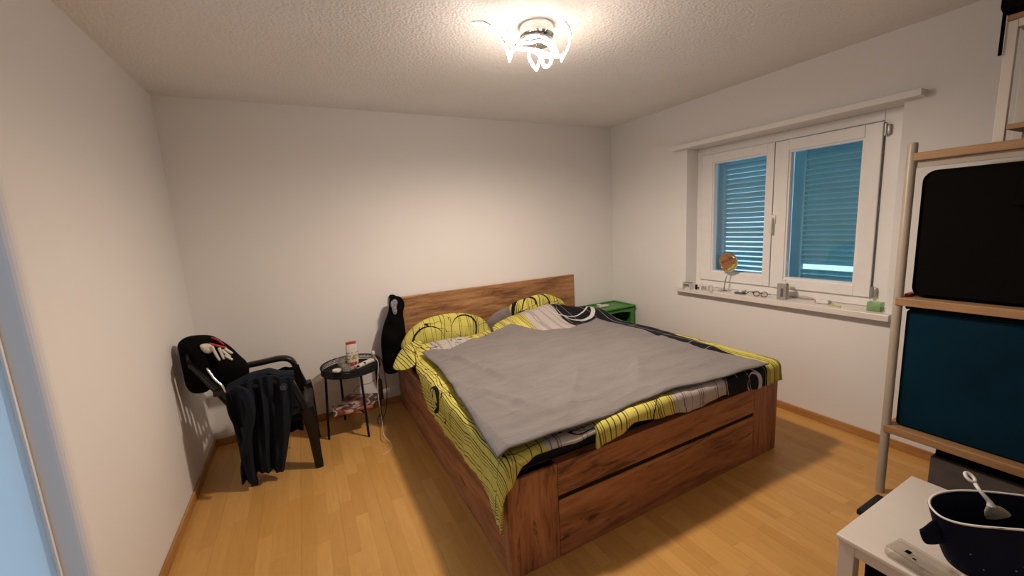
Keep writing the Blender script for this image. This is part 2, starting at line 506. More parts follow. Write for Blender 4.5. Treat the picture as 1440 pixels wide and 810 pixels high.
def m_bedding(name, bands, rings, branches=True, seed=0.0, slopes={}):
    """bands: list of (x_end, kind) in cloth metres along u; kind y/w/k. rings: (cx, cy, r, width, kind)"""
    t = NT(name); tc = t.n('ShaderNodeTexCoord'); sp = t.n('ShaderNodeSeparateXYZ'); t.link(tc.outputs['UV'], sp.inputs[0])
    U, V = sp.outputs[0], sp.outputs[1]
    uv = tc.outputs['UV']
    wob = t.math('MULTIPLY', t.math('SUBTRACT', t.noise(uv, 2.2, 2), .5), .10)
    a = t.math('ADD', U, wob)
    def lines(freq, thr, width, sd):
        q = t.math('ADD', t.math('MULTIPLY', a, freq), sd)
        i = t.math('FLOOR', q); wn = t.n('ShaderNodeTexWhiteNoise', noise_dimensions='1D'); t.link(i, wn.inputs['W'])
        on = t.math('GREATER_THAN', wn.outputs['Value'], thr)
        fr = t.math('FRACT', q); d = t.math('ABSOLUTE', t.math('SUBTRACT', fr, .5))
        sep = t.n('ShaderNodeSeparateColor'); t.link(wn.outputs['Color'], sep.inputs[0])
        w = t.math('MULTIPLY', t.math('ADD', t.math('MULTIPLY', sep.outputs[1], .8), .35), width)
        return t.math('MULTIPLY', on, t.math('LESS_THAN', d, w))
    L2 = lines(31, .72, .09, 11.7+seed)
    L = t.math('MAXIMUM', lines(64, .53, .19, 3.3+seed), L2); KM = 0.0
    brk = t.math('GREATER_THAN', t.noise(t.coord('UV', (14, 2.0, 1)), 1, 2), .40)
    L = t.math('MULTIPLY', L, brk)
    cy = t.ramp(t.noise(uv, 3, 3), [(.3, (.60, .54, .11)), (.7, (.70, .63, .16))])
    ly = (.07, .06, .02)
    cur = None; lin = None
    KC = {'y': cy, 'w': (.54, .49, .47), 'k': (.009, .009, .013)}; LC = {'y': ly, 'w': (.19, .155, .14), 'k': (.40, .38, .40)}
    isk = None
    prev = None
    for (xe, kd) in bands:
        if cur is None:
            cur = KC[kd]; lin = LC[kd]
            if not isinstance(cur, tuple): pass
            prev = xe; continue
        m = t.math('GREATER_THAN', t.math('SUBTRACT', U, t.math('MULTIPLY', t.math('ADD', V, 2.25), slopes.get(prev, 0))), prev)
        
        KM = t.math('ADD', KM, t.math('MULTIPLY', m, {'k': 1.0}.get(kd, 0.0))) if kd == 'k' else (t.math('MULTIPLY', KM, t.math('SUBTRACT', 1.0, m)) if not isinstance(KM, float) else KM)
        cur = t.mix(m, cur, KC[kd]); lin = t.mix(m, lin, LC[kd]); prev = xe
    c = t.mix(t.math('MULTIPLY', L, t.math('SUBTRACT', 1.0, t.math('MULTIPLY', KM, t.math('SUBTRACT', 1.0, L2)))), cur, lin)
    # cross lines, thin
    q = t.math('ADD', t.math('MULTIPLY', t.math('ADD', V, t.math('MULTIPLY', wob, 1.5)), 13), seed)
    wn = t.n('ShaderNodeTexWhiteNoise', noise_dimensions='1D'); t.link(t.math('FLOOR', q), wn.inputs['W'])
    cr = t.math('MULTIPLY', t.math('GREATER_THAN', wn.outputs['Value'], .72), t.math('LESS_THAN', t.math('FRACT', q), .06))
    c = t.mix(t.math('MULTIPLY', cr, .8), c, lin)
    for (cx, cyy, r, w, kd) in rings:
        dx = t.math('SUBTRACT', U, cx); dy = t.math('SUBTRACT', V, cyy)
        d = t.math('SQRT', t.math('ADD', t.math('MULTIPLY', dx, dx), t.math('MULTIPLY', t.math('MULTIPLY', dy, dy), .8)))
        # brush thickness fades round the ring
        an = t.math('ARCTAN2', dy, dx)
        ww = t.math('MULTIPLY', t.math('ADD', t.math('SINE', t.math('ADD', an, cx*7)), 1.05), w*.7)
        ring = t.math('LESS_THAN', t.math('ABSOLUTE', t.math('SUBTRACT', d, r)), ww)
        c = t.mix(ring, c, (.008, .008, .010) if kd == 'k' else (.62, .60, .60))
    if branches:
        b = t.noise(t.coord('UV', (1.1, 1.9, 1), (0, 0, .5), (seed, seed*.7, 0)), 2.1, 1, .4, 1.6)
        br = t.math('LESS_THAN', t.math('ABSOLUTE', t.math('SUBTRACT', b, .5)), .0055)
        c = t.mix(br, c, (.010, .010, .012))
    t.color(c); t.b.inputs['Roughness'].default_value = .8; t.b.inputs['Specular IOR Level'].default_value = .2
    t.bump(t.noise(t.coord('UV', (1, 1, 1)), 22, 4, .55), .35, .006)
    return t.m

# ------------------------------------------------------------------ room shell
BACK = -4.45
def struct(name, bm, m, **k): return setp(obj(name, bm, m, **k), kind='structure')
struct('floor', bx(-.3, W+.3, BACK-.2, .2, -.12, 0), M['floor'])
struct('ceiling', bx(-.3, W+.3, BACK-.2, .2, H, H+.12), M['ceil'])
struct('wall_back', bx(-.3, W+.3, 0, .2, 0, H), M['wall'])
struct('wall_front', bx(-.3, W+.3, BACK-.2, BACK, 0, H), M['wall'])
# right wall with window recess
WY0, WY1, WZ0, WZ1 = -2.47, -1.0, .815, 2.098
TW = .34
bm = NB()
box(bm, W, W+TW, WY1, 0, 0, H); box(bm, W, W+TW, BACK, WY0, 0, H)
box(bm, W, W+TW, WY0, WY1, 0, WZ0); box(bm, W, W+TW, WY0, WY1, WZ1, H)
struct('wall_right', bm, M['wall'])
# left wall with a glazed door opening close to the camera, softly rounded corner
DY0, DY1, DZ = -2.95, -1.82, 2.2
bm = NB()
pts = [(0, 0), (0, DY1+.03)] + [(-.03+.03*math.cos(a), DY1+.03-.03*math.sin(a)) for a in [PI/12*i for i in range(1, 7)]] + [(-.25, DY1), (-.25, 0)]
prism(bm, pts, (Vector((0, 0, 0)), Vector((1, 0, 0)), Vector((0, 1, 0)), Vector((0, 0, 1))), 0, H)
box(bm, -.25, 0, BACK, DY0, 0, H); box(bm, -.25, 0, DY0, DY1, DZ, H)
struct('wall_left', bm, M['wall'])
# glazed door: slim frame, frosted pane
d = thing('door_1', None, None, (-.1, (DY0+DY1)/2, 0)); d['kind'] = 'structure'
bm = NB(); fx0, fx1 = -.135, -.078
box(bm, fx0, fx1, DY1-.012, DY1, 0, DZ); box(bm, fx0, fx1, DY0, DY0+.012, 0, DZ); box(bm, fx0, fx1, DY0+.012, DY1-.012, DZ-.03, DZ); box(bm, fx0, fx1, DY0+.012, DY1-.012, 0, .03)
obj('door_frame', bm, M['pvc'], d)
obj('pane', bx(-.10, -.085, DY0+.012, DY1-.012, .03, DZ-.03), M['frost'], d)
# skirting
def skirt(name, x0, x1, y0, y1, m):
    bm = NB(); box(bm, x0, x1, y0, y1, 0, .057, .003); struct(name, bm, m)
skirt('baseboard_back', .014, W-.014, -.014, 0, M['basex'])
skirt('baseboard_left', 0, .014, DY1+.03, 0, M['base'])
skirt('baseboard_right', W-.014, W, BACK, 0, M['base'])

# ------------------------------------------------------------------ window
w = thing('window_1', None, None, (W+.14, -1.7, WZ0)); w['kind'] = 'structure'
FX0, FX1 = W+.140, W+.20
SZ = .855
bm = NB()
box(bm, FX0+.004, FX1, -1.065, WY1, SZ, WZ1, .003); box(bm, FX0+.004, FX1, WY0, -2.335, SZ, WZ1, .003)
box(bm, FX0+.004, FX1, -2.335, -1.065, 2.035, WZ1, .003); box(bm, FX0+.004, FX1, -2.335, -1.065, SZ, .918, .003)
obj('window_frame', bm, M['pvc'], w)
def sash(y0, y1, py0, py1, z0, z1, pz0, pz1, hy):
    bm = NB(); a, b = FX0-.018, FX1-.01
    # stepped profile: outer frame + glazing bead
    box(bm, a, b, y0, py0, z0, z1, .004); box(bm, a, b, py1, y1, z0, z1, .004)
    box(bm, a, b, py0, py1, z0, pz0, .004); box(bm, a, b, py0, py1, pz1, z1, .004)
    s = obj('sash', bm, M['pvc'], w)
    g = .012; bm = NB()
    box(bm, a+.010, b-.01, py0, py0+g, pz0, pz1); box(bm, a+.010, b-.01, py1-g, py1, pz0, pz1)
    box(bm, a+.010, b-.01, py0+g, py1-g, pz0, pz0+g); box(bm, a+.010, b-.01, py0+g, py1-g, pz1-g, pz1)
    obj('glazing_bead', bm, M['pvc'], s)
    obj('pane', bx(a+.030, a+.036, py0+g, py1-g, pz0+g, pz1-g), M['glass'], s)
sash(-1.688, -1.062, -1.637, -1.165, .921, 2.032, 1.00, 1.960, 0)
sash(-2.338, -1.694, -2.247, -1.792, .919, 2.028, .992, 1.950, 0)
obj('seal', bx(FX0-.002, FX0+.03, -1.6935, -1.6885, .93, 2.02), M['gasket'], w)
obj('seal', bx(FX0-.004, FX0+.03, -2.3445, -2.3385, .93, 2.02), M['gasket'], w)
for z in (.955, 1.975):
    bm = NB(); tube(bm, [(FX0-.020, -2.352, z-.036), (FX0-.020, -2.352, z+.036)], .009, 12); box(bm, FX0-.020, FX0+.01, -2.372, -2.340, z-.03, z+.03, .002)
    obj('hinge', bm, M['steel'], w, smooth=.7)
for z in (.955, 1.975):
    bm = NB(); tube(bm, [(FX0-.014, -1.055, z-.03), (FX0-.014, -1.055, z+.03)], .006, 10)
    obj('hinge', bm, M['pvc'], w, smooth=.7)
bm = NB(); box(bm, FX0-.030, FX0-.018, -1.722, -1.690, 1.415, 1.485, .004); tube(bm, [(FX0-.030, -1.706, 1.455), (FX0-.058, -1.706, 1.455)], .010, 12)
box(bm, FX0-.066, FX0-.052, -1.717, -1.696, 1.345, 1.468, .005)
obj('handle', bm, M['white'], w, smooth=.7)
# sill
bm = NB(); box(bm, W, FX0+.02, WY0, WY1, WZ0-.002, SZ-.002); box(bm, W-.062, W+.004, -2.51, -.935, WZ0-.002, SZ, .004)
obj('sill', bm, M['marble'], w)
# curtain track board
struct('trim_1', box(NB(), W-.080, W, -2.565, -.885, 2.098, 2.134, .002), M['wall'])

# shutters outside
t_ = thing('window_shutter', 'turquoise louvred shutter leaves closed outside the white window', 'shutter', (W+.30, -1.7, SZ))
def leaf(y0, y1, stile, z0, z1, n, gaps, xs):
    bm = NB(); box(bm, xs, xs+.035, y1-stile, y1, z0, z1, .003); box(bm, xs, xs+.035, y0, y0+stile*.5, z0, z1, .003)
    box(bm, xs, xs+.035, y0+stile*.5, y1-stile, z1-.05, z1, .003); box(bm, xs, xs+.035, y0+stile*.5, y1-stile, z0, z0+.03, .003)
    fr = obj('shutter_frame', bm, M['shutter'], t_)
    p = (z1-.05-z0-.03)/n
    for i in range(n):
        if i in gaps: continue
        z = z0+.03+p*(i+.5)
        tilt = math.radians(38 if n < 32 else 43) + random.uniform(-.06, .06)
        dx = math.cos(tilt)*.026; dz = math.sin(tilt)*.026
        if z > 2.1 or z < .8: continue
        bm = NB(); th = .0035
        prof = [(-dx, dz+th), (-dx, dz-th), (dx, -dz-th), (dx, -dz+th)]
        prism(bm, prof, (Vector((xs+.018, 0, z)), Vector((1, 0, 0)), Vector((0, 0, 1)), Vector((0, 1, 0))), y0+stile*.5-.002, y1-stile+.002)
        obj('slat', bm, M['shutter'], t_)
XS = W+.305
leaf(-1.655, -1.098, .065, .76, 2.16, 31, (), XS)
leaf(-2.36, -1.738, .085, .76, 2.16, 35, (7,), XS)
# thin hinge side leaf folded in the reveal at the far left
leaf(-1.083, -1.02, .012, .76, 2.16, 31, (), XS)

# ------------------------------------------------------------------ ceiling lamp
lc = Vector((1.925, -1.715, 2.5))
L = thing('ceiling_lamp', 'lit chrome ceiling lamp with curling white glowing strips', 'lamp', lc)
bm = lt(lc, [(0, -.001), (.080, -.001), (.085, -.008), (.085, -.050), (.080, -.056), (0, -.056)], 40)
obj('canopy', bm, M['chrome'], L, smooth=.6)
bm = lt(lc+Vector((0, 0, -.056)), [(0, 0), (.06, 0), (.075, -.012), (.072, -.028), (.04, -.034), (0, -.034)], 32)
obj('bracket', bm, M['chrome'], L, smooth=.6)
def lp(pix):
    out = []
    for (x, y, z) in pix: out.append(at(640+x/6.53, y/6.53, 2, z-.045))
    return out
strips = [
    [(158, 225, 2.405), (250, 222, 2.41), (330, 262, 2.405), (400, 335, 2.42), (450, 415, 2.39), (482, 490, 2.365), (498, 560, 2.345)],
    [(485, 295, 2.44), (505, 360, 2.42), (530, 425, 2.40), (570, 455, 2.385), (650, 460, 2.375), (740, 470, 2.37), (840, 505, 2.36), (930, 525, 2.36), (1010, 505, 2.37)],
    [(500, 565, 2.345), (520, 500, 2.36), (570, 420, 2.38), (650, 350, 2.40), (750, 335, 2.405), (840, 370, 2.40), (905, 430, 2.385), (940, 500, 2.37)],
    [(1010, 222, 2.45), (1045, 285, 2.44), (1052, 370, 2.42), (1030, 450, 2.39), (1000, 510, 2.365), (975, 565, 2.345)],
    [(620, 400, 2.385), (700, 395, 2.38), (780, 380, 2.38), (860, 420, 2.375), (890, 480, 2.37)],
]
loops = [
    [(690, 480, 2.37), (675, 530, 2.35), (700, 585, 2.335), (745, 645, 2.315), (765, 600, 2.33), (775, 540, 2.345), (745, 490, 2.365)],
    [(800, 540, 2.355), (810, 610, 2.335), (850, 615, 2.33), (885, 570, 2.345), (870, 530, 2.355), (835, 525, 2.36)],
]
for i, s in enumerate(strips+loops):
    P = lp(s); closed = i >= len(strips)
    P = catmull(P, 6, closed)
    fr = obj('frame_strip', tube(NB(), [p+Vector((0, 0, .0085)) for p in P], .0042, 10, closed=closed, flat=1.9, flatdir=Vector((.5, -.8, .05))), M['chrome'], L, smooth=1.2)
    obj('light_strip', tube(NB(), P, (.0046 if i < 5 else .0042), 8, closed=closed), M['led'], fr, smooth=1.2)
# arms that carry the strips
bm = NB()
for s in ((650, 350, 2.40), (840, 370, 2.40), (740, 470, 2.37)):
    p = lp([s])[0]; tube(bm, [lc+Vector((0, 0, -.08)), p+Vector((0, 0, .008))], .004, 8)
obj('support_arm', bm, M['chrome'], L, smooth=.8)

# the downward glow of the led strips
ld = bpy.data.lights.new('lamp_glow', 'SPOT'); ld.energy = 116; ld.color = LAMP_COL; ld.spot_size = math.radians(179); ld.spot_blend = .66; ld.shadow_soft_size = .07
lo = bpy.data.objects.new('lamp_glow', ld); col.objects.link(lo); lo.parent = L; lo.location = (.12, -.02, -.215)

pd = bpy.data.lights.new('lamp_side_glow', 'POINT'); pd.energy = 8.5; pd.color = LAMP_COL; pd.shadow_soft_size = .09
po = bpy.data.objects.new('lamp_side_glow', pd); col.objects.link(po); po.parent = L; po.location = (.0, .0, -.305)

# ------------------------------------------------------------------ bed
X0, X1, YF, YB = 1.385, 3.315, -2.185, -.02
bed = thing('bed', 'double bed in rustic brown oak with panelled footboard and headboard', 'bed', ((X0+X1)/2, (YF+YB)/2, 0))
obj('headboard', bx(X0, X1, -.058, YB, 0, .955, .003), M['oakx'], bed)
FH = .468
fb = obj('footboard', bx(X0+.02, X1-.02, YF+.012, YF+.05, .02, FH, .002), M['oakfx'], bed)
bm = NB(); box(bm, X0+.255, X1-.24, YF+.002, YF+.012, .310, FH, .0015); obj('upper_panel', bm, M['oakfx'], fb)
bm = NB(); box(bm, X0+.255, X1-.24, YF+.002, YF+.012, .0, .286, .0015); obj('lower_panel', bm, M['oakfx2'], fb)
obj('rabbet', bx(X0+.255, X1-.24, YF+.008, YF+.0125, .286, .310), M['black_metal'], fb, label='dark groove between the panels')
for (a, b) in ((X0, X0+.253), (X1-.238, X1)):
    bm = NB(); box(bm, a, b, YF, YF+.060, 0, FH, .004); obj('post', bm, M['oakz'], bed)
for x, s in ((X0, 1), (X1, -1)):
    bm = NB(); box(bm, x+s*.006, x+s*.030, YF+.26, -.06, .0, .440, .002)
    r_ = obj('side_rail', bm, M['oaky'], bed)
    obj('corner_panel', bx(x+s*.001, x+s*.030, YF+.06, YF+.258, 0, FH, .002), M['oaky'], bed)
    obj('corner_panel', bx(x+s*.001, x+s*.036, -.20, -.06, 0, .465, .002), M['oakz'], bed)
    obj('trim', bx(x+s*.002, x+s*.006, YF+.26, -.2, .372, .386), M['oaky'], r_)
bm = NB(); box(bm, X0+.031, X1-.031, YF+.061, -.059, .26, .30); obj('slatted_base', bm, M['oaky'], bed)

mt = NB(); box(mt, X0+.04, X1-.04, YF+.065, -.062, .301, .535, .04, 4)
mattress = setp(obj('mattress', mt, M['navy_sheet'], smooth=.6), 'mattress in a dark navy sheet, its edge showing above the footboard', 'mattress')

# bedding top height field
def G(x, y, cx, cy, sx, sy, a): return a*math.exp(-((x-cx)/sx)**2-((y-cy)/sy)**2)
def T(x, y):
    z = .578
    z += G(x, y, 1.78, -.38, .30, .20, .030)+G(x, y, 2.42, -.42, .30, .26, .085)+G(x, y, 2.85, -.30, .30, .20, .12)+G(x, y, 3.17, -.52, .13, .17, .075)
    z += G(x, y, 2.3, -2.15, .35, .2, .015)+G(x, y, 2.6, -1.5, .6, .5, .012)
    z += .012*noise.noise(Vector((x*2.3, y*2.3, 1.7)))+.005*noise.noise(Vector((x*7, y*5, 4)))
    return z

def drape(a, b, xL, xR, yF, lift, off, wr=1.0, rr=.045):
    px = min(max(a, xL), xR); py = max(b, yF)
    dx = a-px; dy = b-py; d = math.hypot(dx, dy)
    z = T(px, py)+lift
    if d < 1e-5: out = 0; drop = 0; ux = uy = 0
    else:
        ux, uy = dx/d, dy/d
        if d < rr*PI/2: out = rr*math.sin(d/rr); drop = rr*(1-math.cos(d/rr))
        else:
            e = d-rr*PI/2; out = rr+.02*e; drop = rr+e
            s = math.atan2(uy, ux)*.15
            out += wr*min(1, e/.08)*(.010*noise.noise(Vector((px*9+s*20, py*9, 3)))+.008*noise.noise(Vector((px*22, py*22, e*6))))+wr*min(1, e/.1)*.006
    z += wr*.006*noise.noise(Vector((a*13, b*6, 8)))
    return Vector((px+ux*(out+off), py+uy*(out+off), z-drop))

def interp(tab, x):
    if x <= tab[0][0]: return tab[0][1]
    for (a, va), (b, vb) in zip(tab, tab[1:]):
        if x <= b:
            k = (x-a)/(b-a); k = k*k*(3-2*k); return va+(vb-va)*k
    return tab[-1][1]

left_rings = [(1.33, -.66, .055, .012, 'k'), (1.36, -.70, .035, .008, 'k'), (1.30, -1.28, .07, .013, 'k'), (1.33, -1.33, .04, .008, 'k'), (1.62, -.48, .12, .004, 'k')]
right_rings = [(3.02, -.45, .17, .013, 'w'), (2.99, -.2, .3, .006, 'w'), (3.0, -2.27, .06, .014, 'w'), (2.9, -2.3, .16, .005, 'w'), (2.30, -2.3, .12, .006, 'k')]
M['duvet_l'] = m_bedding('yellow striped duvet cotton', [(1.575, 'y'), (1.90, 'w'), (9, 'y')], left_rings, True, 0.4)
M['duvet_r'] = m_bedding('yellow white and black duvet cotton', [(2.34, 'y'), (2.745, 'w'), (3.13, 'k'), (9, 'y')], right_rings, False, 5.4, {2.34: .07, 2.745: .045, 3.13: .16})
M['pillow_y'] = m_bedding('yellow pillowcase cotton', [(9, 'y')], [(1.62, .42, .14, .006, 'k'), (1.95, .50, .12, .006, 'k')], True, 2.4)
M['pillow_y2'] = m_bedding('yellow pillowcase with rings', [(9, 'y')], [(2.62, .60, .13, .012, 'k'), (2.74, .58, .16, .007, 'k')], True, 7.4)

# left duvet
XL, XR, YFd = X0+.02, X1-.055, YF+.02
aL = [(-2.45, 1.405-.36), (-2.25, 1.405-.36), (-2.08, 1.405-.27), (-2.0, 1.405-.235), (-1.70, 1.405-.225), (-1.44, 1.405-.235), (-1.17, 1.405-.215), (-.90, 1.405-.06), (-.70, 1.405+.0), (-.42, 1.47)]
bF = [(1.05, -2.26), (1.25, -2.30), (1.38, -2.31), (1.46, -2.235), (1.52, -2.215), (1.70, -2.22), (1.85, -2.205), (2.1, -2.20)]
def dl(u, v):
    b0 = -2.30; bb = b0+v*(-.40-b0)
    a = interp(aL, bb)+u*(2.12-interp(aL, bb))
    bf = interp(bF, a); b = bf+v*(-.40-bf)
    b += .02*math.sin(a*9)*v*v*v
    return a, b
def dlp(u, v):
    a, b = dl(u, v); p = drape(a, b, XL, XR, YFd, .006, .006)
    return p
bm = grid_mesh(dlp, 90, 130, dl, .014)
setp(obj('duvet', bm, M['duvet_l'], smooth=0), 'yellow striped duvet hanging down over the left side of the bed', 'duvet')

# right duvet, laid over the left one
arL = [(-2.3, 1.83), (-2.0, 1.86), (-1.2, 1.95), (-.5, 2.10), (-.2, 2.16)]
bFr = [(1.8, -2.285), (1.88, -2.285), (1.96, -2.275), (2.06, -2.25), (2.32, -2.285), (2.45, -2.30), (2.74, -2.275), (2.80, -2.29), (3.14, -2.31), (3.3, -2.305), (3.40, -2.29)]
bTr = [(2.1, -.42), (2.3, -.34), (2.55, -.22), (2.8, -.17), (3.1, -.20), (3.35, -.32)]
def dr(u, v):
    bb = -2.25+v*2.0
    l = interp(arL, bb); a = l+u*(3.315-l)
    bf = interp(bFr, a); bt = interp(bTr, a); return a, bf+v*(bt-bf)
def drp(u, v):
    a, b = dr(u, v); e = 0
    p = drape(a, b, XL, XR, YFd, .026, .012)
    if u < .03: p.z -= .010*(1-u/.03)
    return p
bm = grid_mesh(drp, 100, 120, dr, .016)
setp(obj('duvet', bm, M['duvet_r'], smooth=0), 'duvet with yellow, white and black bands over the right half of the bed', 'duvet')

# pillows
def pillow(name, c, ax, bx_, w_, h_, t, mat, label, cat='pillow', flange=0.0, seed=0):
    A = Vector(ax).normalized(); B = Vector(bx_).normalized(); D = A.cross(B).normalized(); c = Vector(c)
    N = 44
    def surf(sgn):
        def fn(u, v):
            s = 2*u-1; q = 2*v-1
            pin = 1-.07*(1-abs(s)**2)*abs(q)**4*0
            x = s*w_/2*(1-.05*(1-q*q)*abs(s)**6*0 - .06*(1-(1-abs(q))**.5)*0); y = q*h_/2
            # concave sides so corners stick out
            x *= 1-.07*(1-q**2)*abs(s)**3*(-1 if False else 1)*.6
            y *= 1-.10*(1-s**2)*abs(q)**3*.6
            k = max(0, (1-abs(s)**2.4))*max(0, (1-abs(q)**2.4))
            hgt = t*k**.42
            p = c+A*x+B*y+D*(sgn*hgt)
            wr = noise.noise(Vector((s*4+seed, q*3, sgn)))*.5+noise.noise(Vector((s*11+seed, q*9, 2)))*.25
            return p+D*(wr*.02*k**.3)
        return fn
    bm = NB(); uvl = bm.loops.layers.uv.new('UVMap'); grids = []
    for sgn in (1, -1):
        f = surf(sgn)
        grids.append([[None]*(N+1) for _ in range(N+1)])
        for i in range(N+1):
            for j in range(N+1):
                if sgn == -1 and (i in (0, N) or j in (0, N)): grids[1][i][j] = grids[0][i][j]
                else: grids[-1][i][j] = bm.verts.new(f(i/N, j/N))
    for gi, g in enumerate(grids):
        for i in range(N):
            for j in range(N):
                vs = (g[i][j], g[i+1][j], g[i+1][j+1], g[i][j+1])
                uv = [(a/N*w_, b/N*h_) for a, b in ((i, j), (i+1, j), (i+1, j+1), (i, j+1))]
                if gi: vs = vs[::-1]; uv = uv[::-1]
                fc = bm.faces.new(vs)
                for l, q in zip(fc.loops, uv): l[uvl].uv = q
    return setp(obj(name, bm, mat, smooth=0), label, cat)
def cushion(pix, y, d, th, m, label, seed):
    P = [at(a, b, 1, y) for a, b in pix]
    bm = puff(P, d, th, lump=.35, seed=seed, lscale=8, rings=12, n_out=80)
    uvl = bm.loops.layers.uv.new('UVMap')
    for f in bm.faces:
        for l in f.loops: l[uvl].uv = (l.vert.co.x, l.vert.co.z+l.vert.co.y*.5)
    return setp(obj('pillow', bm, m, smooth=0), label, 'pillow')
cushion([(566, 492), (569, 474), (583, 458), (603, 447), (630, 441), (656, 441), (676, 447), (686, 458), (692, 474), (684, 492), (645, 503), (600, 508)], -.20, (0, -1, .35), .085, M['pillow_y'], 'puffed yellow striped pillow at the left side of the headboard', 1)
cushion([(716, 434), (722, 426), (742, 418), (762, 413), (777, 416), (791, 424), (796, 438), (785, 452), (750, 456), (722, 450)], -.150, (0, -1, .3), .065, M['pillow_y2'], 'yellow pillow with black rings, upright against the right of the headboard', 5)
cushion([(682, 458), (688, 447), (700, 437), (714, 431), (730, 431), (744, 440), (748, 458), (720, 470), (692, 470)], -.125, (0, -1, .3), .05, M['grey_pillow'], 'plain grey pillow between the two yellow pillows', 9)
# pillowcase corner that pokes out at the left side
P1 = [at(553, 518, 2, .50), at(560, 498, 1, -.42), at(574, 483, 1, -.42), at(592, 480, 1, -.42), at(596, 497, 1, -.44), at(585, 512, 2, .555), at(570, 520, 2, .52)]
bm = puff(P1, (.2, -.75, .6), .026, lump=.5, seed=3, lscale=30)
uvl = bm.loops.layers.uv.new('UVMap')
for f in bm.faces:
    for l in f.loops: l[uvl].uv = (l.vert.co.z*.8+l.vert.co.x*.6, l.vert.co.x)
setp(obj('pillow', bm, M['duvet_l'], smooth=0), 'small yellow cushion corner sticking out over the left bed edge', 'pillow')

# grey blanket over everything: outline found on the bedding surface
def hit(px, py, lift=.045):
    d = ray(px, py); lo, hi = .5, 6.0
    t = .5
    while t < 6:
        p = CAM+d*t
        if p.z < T(p.x, p.y)+lift: break
        t += .01
    return p
Lb = [hit(x, y) for x, y in ((698, 636), (680, 612), (655, 572), (632, 536), (612, 512), (592, 494))]
Bb = [hit(x, y) for x, y in ((698, 636), (735, 625), (790, 606), (835, 590), (880, 570), (930, 553), (980, 540), (1030, 527), (1082, 511))]
Tb_ = [hit(x, y) for x, y in ((592, 494), (632, 490), (665, 479), (693, 465), (718, 455), (762, 464), (800, 461), (822, 455), (838, 447))]
Rb = [hit(x, y) for x, y in ((1082, 511), (1035, 500), (975, 486), (925, 470), (880, 457), (838, 447))]
cf = coons(Bb, Rb, Tb_, Lb)
def blk(u, v):
    p = cf(u, v)
    z = T(p.x, p.y)+.046
    # creases: long folds running from the far left corner and from the near edge
    def crease(x0, y0, x1, y1, amp, w):
        dx, dy = x1-x0, y1-y0; L2 = dx*dx+dy*dy
        k = max(0, min(1, ((p.x-x0)*dx+(p.y-y0)*dy)/L2))
        dd = math.hypot(p.x-x0-k*dx, p.y-y0-k*dy)
        return amp*math.exp(-(dd/w)**2)*math.sin(PI*min(1, k*1.0+.05))
    z += crease(1.5, -.6, 1.85, -1.9, .022, .03)+crease(1.5, -.9, 2.0, -1.5, .018, .025)+crease(1.45, -1.4, 1.75, -2.1, .020, .03)
    z += crease(1.75, -2.1, 2.3, -1.5, .018, .03)+crease(2.2, -2.1, 2.7, -1.6, .018, .04)+crease(1.6, -.5, 2.1, -.8, .016, .04)
    z += crease(2.0, -1.2, 2.9, -1.3, .008, .05)+crease(2.5, -.9, 3.2, -1.3, .008, .04)+crease(1.5, -1.6, 1.6, -2.1, .010, .025)
    q = Vector((p.x*1.5, p.y*4.5, 0)); z += .012*noise.noise(q*1.5)+.007*noise.noise(q*3.5)+.006
    e = min(u, 1-u, v, 1-v); z += 0
    if e < .015: z -= .010*(1-e/.015)
    for (tx, ty, ex) in ():
        pass
    # hang softly past the left and foot edges
    over = max(0, XL-p.x)
    return Vector((p.x, p.y, z-over*.5))
bm = grid_mesh(blk, 130, 120, None, .006)
def m_blanket():
    t = NT('grey fleece'); v = t.coord()
    n = t.noise(v, 3, 4, .6)
    n2 = t.noise(t.coord('Object', (1.2, 5, 1), (0, 0, .25)), 2.5, 5, .65, .6)
    f = t.math('ADD', t.math('MULTIPLY', n, .4), t.math('MULTIPLY', n2, .6))
    t.color(t.ramp(f, [(.35, (.185, .168, .166)), (.65, (.235, .215, .212))]))
    t.b.inputs['Roughness'].default_value = .95; t.b.inputs['Sheen Weight'].default_value = .15
    t.bump(f, .8, .03)
    return t.m
M['blanket'] = m_blanket()
setp(obj('blanket', bm, M['blanket'], smooth=0), 'large plain grey fleece blanket spread over the bed', 'blanket')

# ------------------------------------------------------------------ black bag hanging at the headboard corner
pl = [(548, 420), (556, 416), (565, 419), (569, 428), (567, 440), (569, 456), (571, 480), (567, 505), (560, 522), (549, 526), (541, 522), (537, 500), (536, 475), (540, 455), (546, 438)]
B = thing('hooded_jacket', 'black hooded jacket hanging from the left corner of the headboard', 'jacket', at(552, 526, 1, -.13))
body = obj('body', puff([at(x, y, 1, -.13) for x, y in pl], (-.25, -1, .1), .065, lump=.5, seed=2, lscale=10, rings=14, n_out=90), M['black_cloth'], B, smooth=0)
M['greyprint'] = plain('grey white print', (.22, .22, .24), .7, var=.6, vscale=60)
for q in ([(550, 424), (556, 421), (559, 426), (555, 434), (550, 432)], [(551, 434), (557, 431), (558, 440), (554, 442)]):
    obj('print', puff([at(x, y, 1, -.205) for x, y in q], (0, -1, 0), .006, rings=5, lump=.8, lscale=60), M['greyprint'], body, smooth=0)
obj('strap', tb([(1.386, -.045, .93), (1.386, -.02, .972), (1.42, -.04, .968), (1.42, -.10, .93), (1.40, -.13, .86)], .010, 8, 5), M['black_cloth'], B, smooth=0)

